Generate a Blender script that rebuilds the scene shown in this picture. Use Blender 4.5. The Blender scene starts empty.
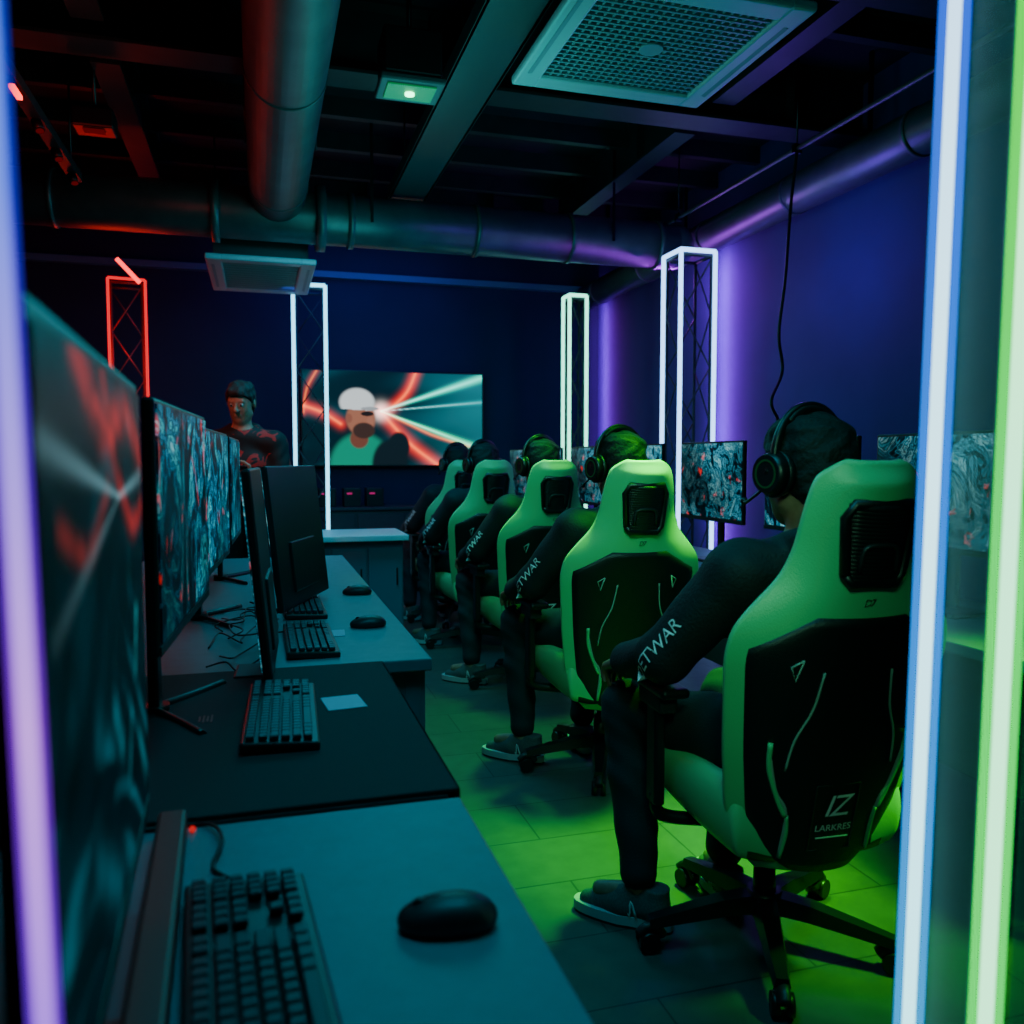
import bpy, bmesh, math, random
import numpy as np
from itertools import product
from mathutils import Vector, Matrix, Euler
from mathutils.bvhtree import BVHTree
random.seed(7); np.random.seed(7)
rad = math.radians
COL = bpy.context.scene.collection

# ------------------------------------------------------------ materials
def mat(name, color, rough=0.5, metal=0.0, emit=None, strength=0.0, noise=0.0, nscale=40, coat=0.0, alpha=1.0, bump=0.0):
    m = bpy.data.materials.new(name); m.use_nodes = True
    nt = m.node_tree; b = nt.nodes["Principled BSDF"]
    b.inputs["Base Color"].default_value = (*color, 1)
    b.inputs["Roughness"].default_value = rough
    b.inputs["Metallic"].default_value = metal
    b.inputs["Coat Weight"].default_value = coat
    b.inputs["Alpha"].default_value = alpha
    if emit:
        b.inputs["Emission Color"].default_value = (*emit, 1)
        b.inputs["Emission Strength"].default_value = strength
    if noise > 0 or bump > 0:
        tc = nt.nodes.new("ShaderNodeTexCoord")
        n = nt.nodes.new("ShaderNodeTexNoise"); n.inputs["Scale"].default_value = nscale
        n.inputs["Detail"].default_value = 4
        nt.links.new(tc.outputs["Object"], n.inputs["Vector"])
        if noise > 0:
            r = nt.nodes.new("ShaderNodeValToRGB")
            r.color_ramp.elements[0].position = .3; r.color_ramp.elements[1].position = .7
            r.color_ramp.elements[0].color = (*[c*(1-noise) for c in color], 1)
            r.color_ramp.elements[1].color = (*[min(1, c*(1+noise)) for c in color], 1)
            nt.links.new(n.outputs["Fac"], r.inputs["Fac"]); nt.links.new(r.outputs["Color"], b.inputs["Base Color"])
        if bump > 0:
            bp = nt.nodes.new("ShaderNodeBump"); bp.inputs["Strength"].default_value = bump
            bp.inputs["Distance"].default_value = .005
            nt.links.new(n.outputs["Fac"], bp.inputs["Height"]); nt.links.new(bp.outputs["Normal"], b.inputs["Normal"])
    return m

def emis(name, color, strength, zgrad=None):
    m = bpy.data.materials.new(name); m.use_nodes = True
    nt = m.node_tree; nt.nodes.clear()
    o = nt.nodes.new("ShaderNodeOutputMaterial"); e = nt.nodes.new("ShaderNodeEmission")
    e.inputs["Color"].default_value = (*color, 1); e.inputs["Strength"].default_value = strength
    nt.links.new(e.outputs[0], o.inputs["Surface"])
    if zgrad:
        tc = nt.nodes.new("ShaderNodeTexCoord"); sp = nt.nodes.new("ShaderNodeSeparateXYZ")
        mr = nt.nodes.new("ShaderNodeMapRange"); r = nt.nodes.new("ShaderNodeValToRGB")
        mr.inputs["From Min"].default_value = zgrad[0]; mr.inputs["From Max"].default_value = zgrad[1]
        els = zgrad[2]
        r.color_ramp.elements[0].position = els[0][0]; r.color_ramp.elements[0].color = (*els[0][1], 1)
        r.color_ramp.elements[1].position = els[-1][0]; r.color_ramp.elements[1].color = (*els[-1][1], 1)
        for p, c in els[1:-1]:
            el = r.color_ramp.elements.new(p); el.color = (*c, 1)
        nt.links.new(tc.outputs["Object"], sp.inputs[0]); nt.links.new(sp.outputs["Z"], mr.inputs["Value"])
        nt.links.new(mr.outputs[0], r.inputs["Fac"]); nt.links.new(r.outputs["Color"], e.inputs["Color"])
    return m

def screen_art(name, seed, strength=1.0, red=0.5, stops=None, scale=5):
    """dark fantasy swirl artwork, procedural"""
    m = bpy.data.materials.new(name); m.use_nodes = True
    nt = m.node_tree; nt.nodes.clear(); L = nt.links.new; N = nt.nodes.new
    o = N("ShaderNodeOutputMaterial"); b = N("ShaderNodeBsdfPrincipled")
    b.inputs["Base Color"].default_value = (.002, .003, .004, 1); b.inputs["Roughness"].default_value = .4
    b.inputs["Specular IOR Level"].default_value = .15
    tc = N("ShaderNodeTexCoord"); mp = N("ShaderNodeMapping"); mp.inputs["Location"].default_value = (seed*3.1, seed*1.7, seed)
    L(tc.outputs["Object"], mp.inputs[0])
    n1 = N("ShaderNodeTexNoise"); n1.inputs["Scale"].default_value = scale; n1.inputs["Detail"].default_value = 6
    n1.inputs["Distortion"].default_value = 2.6; n1.inputs["Roughness"].default_value = .62
    L(mp.outputs[0], n1.inputs["Vector"])
    r1 = N("ShaderNodeValToRGB"); cr = r1.color_ramp
    stops = stops or ((.42, (.0, .002, .008)), (.48, (.0, .03, .08)), (.505, (.0, .45, .75)), (.52, (.0, .01, .02)), (.56, (.0, .14, .24)), (.59, (.05, .9, 1)), (.61, (.0, .03, .06)), (.66, (.0, .25, .38)), (.74, (.4, 1, 1)))
    cr.elements[0].position = stops[0][0]; cr.elements[0].color = (*stops[0][1], 1)
    cr.elements[1].position = stops[-1][0]; cr.elements[1].color = (*stops[-1][1], 1)
    for p, c in stops[1:-1]:
        e = cr.elements.new(p); e.color = (*c, 1)
    L(n1.outputs["Fac"], r1.inputs["Fac"])
    mp2 = N("ShaderNodeMapping"); mp2.inputs["Location"].default_value = (seed*5+9, seed, 3)
    L(tc.outputs["Object"], mp2.inputs[0])
    n3 = N("ShaderNodeTexNoise"); n3.inputs["Scale"].default_value = 2.5; r3 = N("ShaderNodeValToRGB")
    r3.color_ramp.elements[0].position = .35; r3.color_ramp.elements[0].color = (.12, .12, .12, 1); r3.color_ramp.elements[1].position = .6
    L(mp2.outputs[0], n3.inputs["Vector"]); L(n3.outputs["Fac"], r3.inputs["Fac"])
    mx3 = N("ShaderNodeMix"); mx3.data_type = 'RGBA'; mx3.blend_type = 'MULTIPLY'; mx3.inputs[0].default_value = 1
    L(r1.outputs["Color"], mx3.inputs[6]); L(r3.outputs["Color"], mx3.inputs[7])
    n2 = N("ShaderNodeTexNoise"); n2.inputs["Scale"].default_value = 6; n2.inputs["Detail"].default_value = 5; n2.inputs["Distortion"].default_value = 2
    L(mp2.outputs[0], n2.inputs["Vector"])
    r2 = N("ShaderNodeValToRGB"); r2.color_ramp.elements[0].position = .63; r2.color_ramp.elements[0].color = (0, 0, 0, 1)
    r2.color_ramp.elements[1].position = .70; r2.color_ramp.elements[1].color = (red, red*.03, red*.02, 1)
    L(n2.outputs["Fac"], r2.inputs["Fac"])
    mx = N("ShaderNodeMix"); mx.data_type = 'RGBA'; mx.blend_type = 'ADD'; mx.inputs[0].default_value = 1
    L(mx3.outputs[2], mx.inputs[6]); L(r2.outputs["Color"], mx.inputs[7])
    L(mx.outputs[2], b.inputs["Emission Color"]); b.inputs["Emission Strength"].default_value = strength
    L(b.outputs[0], o.inputs["Surface"])
    return m

def vcol_mat(name, strength):
    m = bpy.data.materials.new(name); m.use_nodes = True
    nt = m.node_tree; b = nt.nodes["Principled BSDF"]
    b.inputs["Base Color"].default_value = (.002, .002, .003, 1); b.inputs["Roughness"].default_value = .4
    b.inputs["Specular IOR Level"].default_value = .15
    a = nt.nodes.new("ShaderNodeVertexColor"); a.layer_name = "paint"
    nt.links.new(a.outputs["Color"], b.inputs["Emission Color"]); b.inputs["Emission Strength"].default_value = strength
    return m

M = {}
M['lime'] = mat('mint_green_leather', (.13, .58, .25), .36, bump=.2, nscale=300)
M['black'] = mat('black_leather', (.008, .009, .010), .40, bump=.2, nscale=350)
M['panelblk'] = mat('black_carbon_fabric', (.005, .006, .0065), .45, bump=.3, nscale=260)
M['piping'] = mat('grey_piping', (.24, .38, .32), .5)
M['plastic'] = mat('black_plastic', (.007, .007, .008), .38)
M['plastic2'] = mat('dark_grey_plastic', (.014, .016, .018), .45)
M['chrome'] = mat('dark_metal', (.05, .06, .065), .35, 1)
M['print'] = mat('white_print', (.8, .85, .88), .6)
M['skin'] = mat('skin', (.32, .165, .11), .5, noise=.12, nscale=60)
M['jacket'] = mat('black_jacket_cloth', (.008, .010, .014), .75, bump=.5, nscale=120)
M['trouser'] = mat('dark_denim', (.009, .013, .020), .85, bump=.4, nscale=200)
M['hair'] = mat('dark_hair', (.007, .0055, .005), .75, noise=.6, nscale=90, bump=.9)
M['shoe'] = mat('grey_sneaker_mesh', (.07, .085, .09), .7, noise=.3, nscale=200)
M['sole'] = mat('grey_rubber_sole', (.42, .46, .48), .6)
M['lace'] = mat('pale_laces', (.55, .6, .62), .7)
M['eye'] = mat('eye_white', (.3, .3, .3), .3)
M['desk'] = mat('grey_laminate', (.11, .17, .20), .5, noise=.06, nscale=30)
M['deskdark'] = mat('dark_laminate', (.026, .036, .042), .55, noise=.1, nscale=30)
M['mat'] = mat('black_desk_mat_cloth', (.007, .009, .011), .8, bump=.4, nscale=500)
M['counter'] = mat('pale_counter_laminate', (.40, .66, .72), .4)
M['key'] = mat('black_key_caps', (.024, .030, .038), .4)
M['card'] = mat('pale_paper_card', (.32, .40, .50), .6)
M['duct'] = mat('galvanised_duct', (.11, .15, .155), .42, .6, noise=.2, nscale=6)
M['steel'] = mat('dark_painted_steel', (.026, .033, .036), .5, .3, noise=.2, nscale=8)
M['tray'] = mat('grey_painted_steel', (.07, .09, .095), .45, .4)
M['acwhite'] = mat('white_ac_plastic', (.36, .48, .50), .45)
M['acgrille'] = mat('grey_grille', (.20, .28, .30), .5)
M['ceil'] = mat('black_ceiling_paint', (.009, .011, .013), .9, noise=.4, nscale=3)
M['wallb'] = mat('navy_wall_paint', (.010, .014, .050), .8, noise=.12, nscale=2)
M['wallr'] = mat('violet_navy_wall_paint', (.040, .028, .15), .8, noise=.12, nscale=2)
M['walll'] = mat('charcoal_wall_paint', (.008, .008, .012), .85, noise=.12, nscale=2)
M['trimm'] = mat('pale_blue_trim', (.08, .17, .26), .5)
M['cable'] = mat('black_cable', (.006, .006, .007), .5)
M['redtint'] = mat('red_tint_plastic', (.20, .030, .028), .5)  # stand foot: red reflection put into the base colour; mat print shares it
M['green_ring'] = emis('green_led_ring', (.02, .6, .2), .05)
M['acrylic'] = mat('green_tinted_acrylic', (.01, .08, .065), .5, alpha=.30, emit=(.0, .20, .12), strength=.20)  # emission adds the glow of the nearby tubes; panel is no lamp

def floor_mat():
    m = bpy.data.materials.new('dark_plank_floor'); m.use_nodes = True
    nt = m.node_tree; b = nt.nodes["Principled BSDF"]; L = nt.links.new
    tc = nt.nodes.new("ShaderNodeTexCoord"); br = nt.nodes.new("ShaderNodeTexBrick")
    br.inputs["Scale"].default_value = 1; br.inputs["Brick Width"].default_value = .9; br.inputs["Row Height"].default_value = .3
    br.inputs["Mortar Size"].default_value = .003
    br.inputs["Color1"].default_value = (.10, .11, .095, 1); br.inputs["Color2"].default_value = (.080, .090, .078, 1)
    br.inputs["Mortar"].default_value = (.03, .03, .03, 1)
    L(tc.outputs["Object"], br.inputs["Vector"])
    n = nt.nodes.new("ShaderNodeTexNoise"); n.inputs["Scale"].default_value = 14; n.inputs["Detail"].default_value = 5
    L(tc.outputs["Object"], n.inputs["Vector"])
    mx = nt.nodes.new("ShaderNodeMix"); mx.data_type = 'RGBA'; mx.blend_type = 'MULTIPLY'; mx.inputs[0].default_value = .5
    L(br.outputs["Color"], mx.inputs[6]); L(n.outputs["Fac"], mx.inputs[7]); L(mx.outputs[2], b.inputs["Base Color"])
    b.inputs["Roughness"].default_value = .5
    return m
M['floor'] = floor_mat()

# ------------------------------------------------------------ mesh builder
def catmull(P, n=8):
    P = [Vector(p) for p in P]
    if len(P) < 3: return P
    Q = [P[0]*2-P[1]] + P + [P[-1]*2-P[-2]]; out = []
    for i in range(1, len(Q)-2):
        for s in range(n):
            t = s/n; a, b, c, d = Q[i-1], Q[i], Q[i+1], Q[i+2]
            out.append(.5*((2*b)+(c-a)*t+(2*a-5*b+4*c-d)*t*t+(-a+3*b-3*c+d)*t**3))
    out.append(P[-1]); return out

class MB:
    def __init__(s): s.bm = bmesh.new(); s.mats = []
    def mi(s, m):
        if m not in s.mats: s.mats.append(m)
        return s.mats.index(m)
    def box(s, c, size, m='plastic', rot=None, bev=.0, seg=2):
        idx = s.mi(m)
        T = Matrix.Translation(c) @ (Euler(rot).to_matrix().to_4x4() if rot else Matrix.Identity(4)) @ Matrix.Diagonal((*size, 1))
        r = bmesh.ops.create_cube(s.bm, size=1, matrix=T); vs = r['verts']
        fs = set(f for v in vs for f in v.link_faces)
        for f in fs: f.material_index = idx
        if bev > 0:
            es = list(set(e for v in vs for e in v.link_edges))
            r2 = bmesh.ops.bevel(s.bm, geom=es, offset=bev, segments=seg, profile=.5, affect='EDGES')
            for f in r2['faces']: f.material_index = idx
        return s
    def cyl(s, a, b, r0, r1=None, seg=16, m='plastic', cap=True):
        if r1 is None: r1 = r0
        a = Vector(a); b = Vector(b); d = b-a
        z = d.normalized(); x = z.orthogonal().normalized(); y = z.cross(x); idx = s.mi(m)
        A = []; B = []
        for i in range(seg):
            t = 2*math.pi*i/seg; o = x*math.cos(t)+y*math.sin(t)
            A.append(s.bm.verts.new(a+o*r0)); B.append(s.bm.verts.new(b+o*r1))
        for i in range(seg):
            j = (i+1) % seg
            f = s.bm.faces.new((A[i], A[j], B[j], B[i])); f.material_index = idx; f.smooth = True
        if cap:
            f = s.bm.faces.new(A[::-1]); f.material_index = idx
            f = s.bm.faces.new(B); f.material_index = idx
        return s
    def tube(s, path, r, seg=8, m='cable', smooth=6, flat=1.0, closed=False):
        P = catmull(path, smooth) if smooth else [Vector(p) for p in path]
        idx = s.mi(m); rings = []; n = None
        for i, p in enumerate(P):
            t = (P[min(i+1, len(P)-1)]-P[max(i-1, 0)]).normalized()
            if n is None: n = t.orthogonal().normalized()
            n = (n-t*n.dot(t)).normalized(); b = t.cross(n)
            rings.append([s.bm.verts.new(p+(n*math.cos(2*math.pi*k/seg)+b*math.sin(2*math.pi*k/seg)*flat)*r) for k in range(seg)])
        for i in range(len(rings)-1):
            for k in range(seg):
                l = (k+1) % seg
                f = s.bm.faces.new((rings[i][k], rings[i][l], rings[i+1][l], rings[i+1][k])); f.material_index = idx; f.smooth = True
        f = s.bm.faces.new(rings[0][::-1]); f.material_index = idx
        f = s.bm.faces.new(rings[-1]); f.material_index = idx
        return s
    def sph(s, c, r, m='plastic', seg=16, rot=None):
        if not hasattr(r, '__len__'): r = (r, r, r)
        idx = s.mi(m)
        T = Matrix.Translation(c) @ (Euler(rot).to_matrix().to_4x4() if rot else Matrix.Identity(4)) @ Matrix.Diagonal((*r, 1))
        q = bmesh.ops.create_uvsphere(s.bm, u_segments=seg, v_segments=seg//2+2, radius=1, matrix=T)
        for f in set(f for v in q['verts'] for f in v.link_faces): f.material_index = idx; f.smooth = True
        return s
    def ring(s, c, axis, R, r, m='plastic', seg=28, a0=0, a1=2*math.pi, flat=1.0):
        z = Vector(axis).normalized(); x = z.orthogonal().normalized(); y = z.cross(x)
        n = max(4, int(seg*(a1-a0)/(2*math.pi))+1)
        return s.tube([Vector(c)+(x*math.cos(a0+(a1-a0)*i/n)+y*math.sin(a0+(a1-a0)*i/n))*R for i in range(n+1)], r, 8, m, 0, flat)
    def prism(s, pts, z0, z1, m='plastic'):
        idx = s.mi(m)
        A = [s.bm.verts.new((p[0], p[1], z0)) for p in pts]; B = [s.bm.verts.new((p[0], p[1], z1)) for p in pts]
        n = len(pts)
        for i in range(n):
            j = (i+1) % n; f = s.bm.faces.new((A[i], A[j], B[j], B[i])); f.material_index = idx
        s.bm.faces.new(A[::-1]).material_index = idx; s.bm.faces.new(B).material_index = idx
        return s
    def mesh(s, name, smooth=False):
        bmesh.ops.recalc_face_normals(s.bm, faces=s.bm.faces)
        me = bpy.data.meshes.new(name); s.bm.to_mesh(me); s.bm.free()
        for m in s.mats: me.materials.append(M[m])
        if smooth:
            for p in me.polygons: p.use_smooth = True
        return me
    def obj(s, name, parent=None, smooth=False, loc=None):
        return mko(name, s.mesh(name, smooth), parent, loc)

def mko(name, me, parent=None, loc=None):
    o = bpy.data.objects.new(name, me); COL.objects.link(o)
    if parent: o.parent = parent
    if loc: o.location = loc
    return o
def empty(name, loc=(0, 0, 0), rz=0):
    o = bpy.data.objects.new(name, None); COL.objects.link(o); o.empty_display_size = .1
    o.location = loc; o.rotation_euler = (0, 0, rz); return o
def top(o, label, cat, group=None):
    o["label"] = label; o["category"] = cat
    if group: o["group"] = group
    return o
def dup(root, loc, rz, label=None):
    def rec(o, par):
        c = o.copy(); COL.objects.link(c)
        if par: c.parent = par; c.matrix_parent_inverse = o.matrix_parent_inverse.copy()
        for k in kids[o]: rec(k, c)
        return c
    allk = [root]+list(root.children_recursive); kids = {o: [k for k in allk if k.parent == o] for o in allk}
    n = rec(root, None); n.location = loc; n.rotation_euler = (0, 0, rz)
    if label: n["label"] = label
    return n
def quads_mesh(name, V, Q, mats, midx=None, smooth=True):
    me = bpy.data.meshes.new(name); me.from_pydata([tuple(v) for v in V], [], [tuple(q) for q in Q])
    for m in mats: me.materials.append(M[m])
    if midx is not None: me.polygons.foreach_set('material_index', midx)
    if smooth: me.polygons.foreach_set('use_smooth', [True]*len(me.polygons))
    me.update(); return me

def text_mesh(body, size, mapf, name, matn, shear=0, spacing=1.0):
    cu = bpy.data.curves.new('t', 'FONT'); cu.body = body; cu.size = size; cu.align_x = 'CENTER'; cu.align_y = 'CENTER'
    cu.shear = shear; cu.space_character = spacing; cu.resolution_u = 3
    o = bpy.data.objects.new('t', cu); COL.objects.link(o)
    dg = bpy.context.evaluated_depsgraph_get(); me = bpy.data.meshes.new_from_object(o.evaluated_get(dg))
    bpy.data.objects.remove(o)
    bm = bmesh.new(); bm.from_mesh(me)
    bmesh.ops.triangulate(bm, faces=bm.faces)
    for v in bm.verts: v.co = mapf(v.co.x, v.co.y)
    bm.to_mesh(me); bm.free(); me.name = name; me.materials.clear(); me.materials.append(M[matn]); return me

# ------------------------------------------------------------ SDF + surface nets
def nets(F, o, h):
    S = F < 0; nx, ny, nz = F.shape
    cnt = np.zeros((nx-1, ny-1, nz-1), np.int8); offs = list(product((0, 1), repeat=3))
    for i, j, k in offs: cnt += S[i:nx-1+i, j:ny-1+j, k:nz-1+k]
    act = (cnt > 0) & (cnt < 8); I = np.argwhere(act)
    idx = -np.ones(act.shape, np.int64); idx[act] = np.arange(len(I))
    V = np.stack([F[I[:, 0]+a, I[:, 1]+b, I[:, 2]+c] for a, b, c in offs], 1)
    pos = np.zeros((len(I), 3)); n = np.zeros(len(I))
    O = np.array(offs, float)
    for a in range(8):
        for b in range(a+1, 8):
            if np.abs(O[a]-O[b]).sum() != 1: continue
            fa, fb = V[:, a], V[:, b]; m = (fa < 0) != (fb < 0)
            t = fa[m]/(fa[m]-fb[m]); pos[m] += O[a]+(O[b]-O[a])*t[:, None]; n += m
    P = np.array(o)+h*(I+pos/n[:, None])
    Q = []
    def add(A, B, cells):
        E = np.argwhere(A != B)
        if not len(E): return
        q = np.stack([cells(E, s) for s in range(4)], 1); ins = A[tuple(E.T)]
        q[~ins] = q[~ins][:, ::-1]; Q.append(q)
    dx = ((-1, -1), (0, -1), (0, 0), (-1, 0))
    add(S[:-1, 1:-1, 1:-1], S[1:, 1:-1, 1:-1], lambda E, s: idx[E[:, 0], E[:, 1]+1+dx[s][0], E[:, 2]+1+dx[s][1]])
    add(S[1:-1, :-1, 1:-1], S[1:-1, 1:, 1:-1], lambda E, s: idx[E[:, 0]+1+dx[s][1], E[:, 1], E[:, 2]+1+dx[s][0]])
    add(S[1:-1, 1:-1, :-1], S[1:-1, 1:-1, 1:], lambda E, s: idx[E[:, 0]+1+dx[s][0], E[:, 1]+1+dx[s][1], E[:, 2]])
    return P, np.concatenate(Q)

class SDF:
    def __init__(s): s.p = []
    def cap(s, a, b, ra, rb=None, k=.02): s.p.append(('c', np.array(a, float), np.array(b, float), ra, ra if rb is None else rb, k, 1)); return s
    def ell(s, c, r, R=None, k=.02, sign=1): s.p.append(('e', np.array(c, float), np.array(r, float), np.eye(3) if R is None else np.array(R), 0, k, sign)); return s
    def build(s, name, mats, h=.0075, post=None):
        lo = np.full(3, 9.); hi = -lo
        bb = []
        for p in s.p:
            if p[0] == 'c':
                r = max(p[3], p[4]); a = np.minimum(p[1], p[2])-r; b = np.maximum(p[1], p[2])+r
            else:
                r = p[2].max(); a = p[1]-r; b = p[1]+r
            bb.append((a, b)); lo = np.minimum(lo, a); hi = np.maximum(hi, b)
        lo -= 4*h; hi += 4*h
        n = np.ceil((hi-lo)/h).astype(int)+1; F = np.full(n, .1, np.float32)
        ax = [(lo[i]+h*np.arange(n[i])).astype(np.float32) for i in range(3)]
        for p, (a, b) in zip(s.p, bb):
            k = p[5]; mg = k*1.5+3*h
            i0 = np.maximum(0, ((a-mg-lo)/h).astype(int)); i1 = np.minimum(n, ((b+mg-lo)/h).astype(int)+2)
            X, Y, Z = np.meshgrid(*[ax[i][i0[i]:i1[i]] for i in range(3)], indexing='ij')
            if p[0] == 'c':
                A, B = p[1], p[2]; d = B-A; L = max(1e-9, d@d)
                px, py, pz = X-A[0], Y-A[1], Z-A[2]
                t = np.clip((px*d[0]+py*d[1]+pz*d[2])/L, 0, 1)
                D = np.sqrt((px-t*d[0])**2+(py-t*d[1])**2+(pz-t*d[2])**2)-(p[3]+(p[4]-p[3])*t)
            else:
                R = p[3]; c = p[1]; r = p[2]
                px, py, pz = X-c[0], Y-c[1], Z-c[2]
                q = [R[0, i]*px+R[1, i]*py+R[2, i]*pz for i in range(3)]
                k0 = np.sqrt(sum((q[i]/r[i])**2 for i in range(3)))+1e-6; k1 = np.sqrt(sum((q[i]/r[i]**2)**2 for i in range(3)))+1e-6
                D = k0*(k0-1)/k1
            sl = tuple(slice(i0[i], i1[i]) for i in range(3)); a_ = F[sl]
            if p[6] < 0:
                F[sl] = np.maximum(a_, -D)
            else:
                hh = np.clip(.5+.5*(a_-D)/k, 0, 1); F[sl] = a_*(1-hh)+D*hh-k*hh*(1-hh)
        if post:
            X, Y, Z = np.meshgrid(*ax, indexing='ij', sparse=True); F = post(F, X, Y, Z)
        P, Q = nets(F, lo, h)
        return quads_mesh(name, P, Q.tolist(), mats)

def wrinkle(amp=.0035, f=55):
    def g(F, X, Y, Z):
        w = np.sin(f*(.8*Z+.45*Y+.25*X)+4*np.sin(11*X+7*Z)+2*np.sin(13*Y))*np.sin(f*.31*(X+Y-.5*Z)+3*np.sin(9*Z+5*X))
        return F+(amp*w).astype(np.float32)
    return g

def hand(sd, wrist, f, n, side, curl, k=.006, sc=1.0):
    w = Vector(wrist); f = Vector(f).normalized(); n = Vector(n); n = (n-f*n.dot(f)).normalized(); s = f.cross(n)*side
    bases = []
    for i, (o, ln) in enumerate(((.030, .068), (.010, .076), (-.010, .072), (-.029, .056))):
        b = w+f*(.088-.004*abs(i-1))*sc+s*o*sc; bases.append((b, ln))
        sd.cap(w+s*o*.5*sc+f*.005, b, .017*sc, .0125*sc, k=.012)
    for i, (b, ln) in enumerate(bases):
        p = b; ang = curl*.4+.06*i; r = .0098
        for j, q in enumerate((.45, .30, .25)):
            d = f*math.cos(ang)+n*math.sin(ang); e = p+d*ln*q*sc; sd.cap(p, e, r*sc, (r-.001)*sc, k=k*.6); p = e; ang += curl*.75; r -= .0009
    t0 = w+f*.025*sc+s*.025*sc; t1 = t0+(f*.55+s*.75+n*.25).normalized()*.042*sc; t2 = t1+(f*.9+s*.2+n*.45).normalized()*.030*sc; t3 = t2+(f*.85-s*.1+n*.6).normalized()*.022*sc
    sd.cap(t0, t1, .016*sc, .0125*sc, k=.01); sd.cap(t1, t2, .0115*sc, .0105*sc, k=k); sd.cap(t2, t3, .0105*sc, .009*sc, k=k)

def head_prims(sd, C, R, S=1.0):
    C = np.array(C); R = np.array(R)
    def T(p): return C+R@(np.array(p)*S)
    def r_(*a): return tuple(x*S for x in a)
    sd.ell(T((0, -.012, .030)), r_(.076, .096, .086), R, .02)
    sd.ell(T((0, .030, -.030)), r_(.062, .064, .082), R, .03)
    sd.cap(T((0, .055, -.095)), T((0, .062, -.088)), .022*S, .022*S, .03)
    sd.cap(T((-.05, .01, -.07)), T((0, .055, -.098)), .014*S, .016*S, .03)
    sd.cap(T((.05, .01, -.07)), T((0, .055, -.098)), .014*S, .016*S, .03)
    sd.cap(T((-.038, .078, .028)), T((.038, .078, .028)), .010*S, .010*S, .012)
    for s in (-1, 1): sd.ell(T((s*.030, .100, .006)), r_(.015, .014, .010), R, .01, -1)
    sd.cap(T((0, .090, .015)), T((0, .112, -.022)), .008*S, .0125*S, .008)
    for s in (-1, 1): sd.cap(T((s*.009, .102, -.026)), T((s*.011, .098, -.026)), .008, .008, .006)
    sd.cap(T((-.018, .088, -.052)), T((.018, .088, -.052)), .0065, .0065, .004)
    sd.cap(T((-.015, .087, -.064)), T((.015, .087, -.064)), .0075, .0075, .004)
    for s in (-1, 1):
        sd.ell(T((s*.078, -.008, -.008)), r_(.010, .020, .032), R, .006)
    return T

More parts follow.
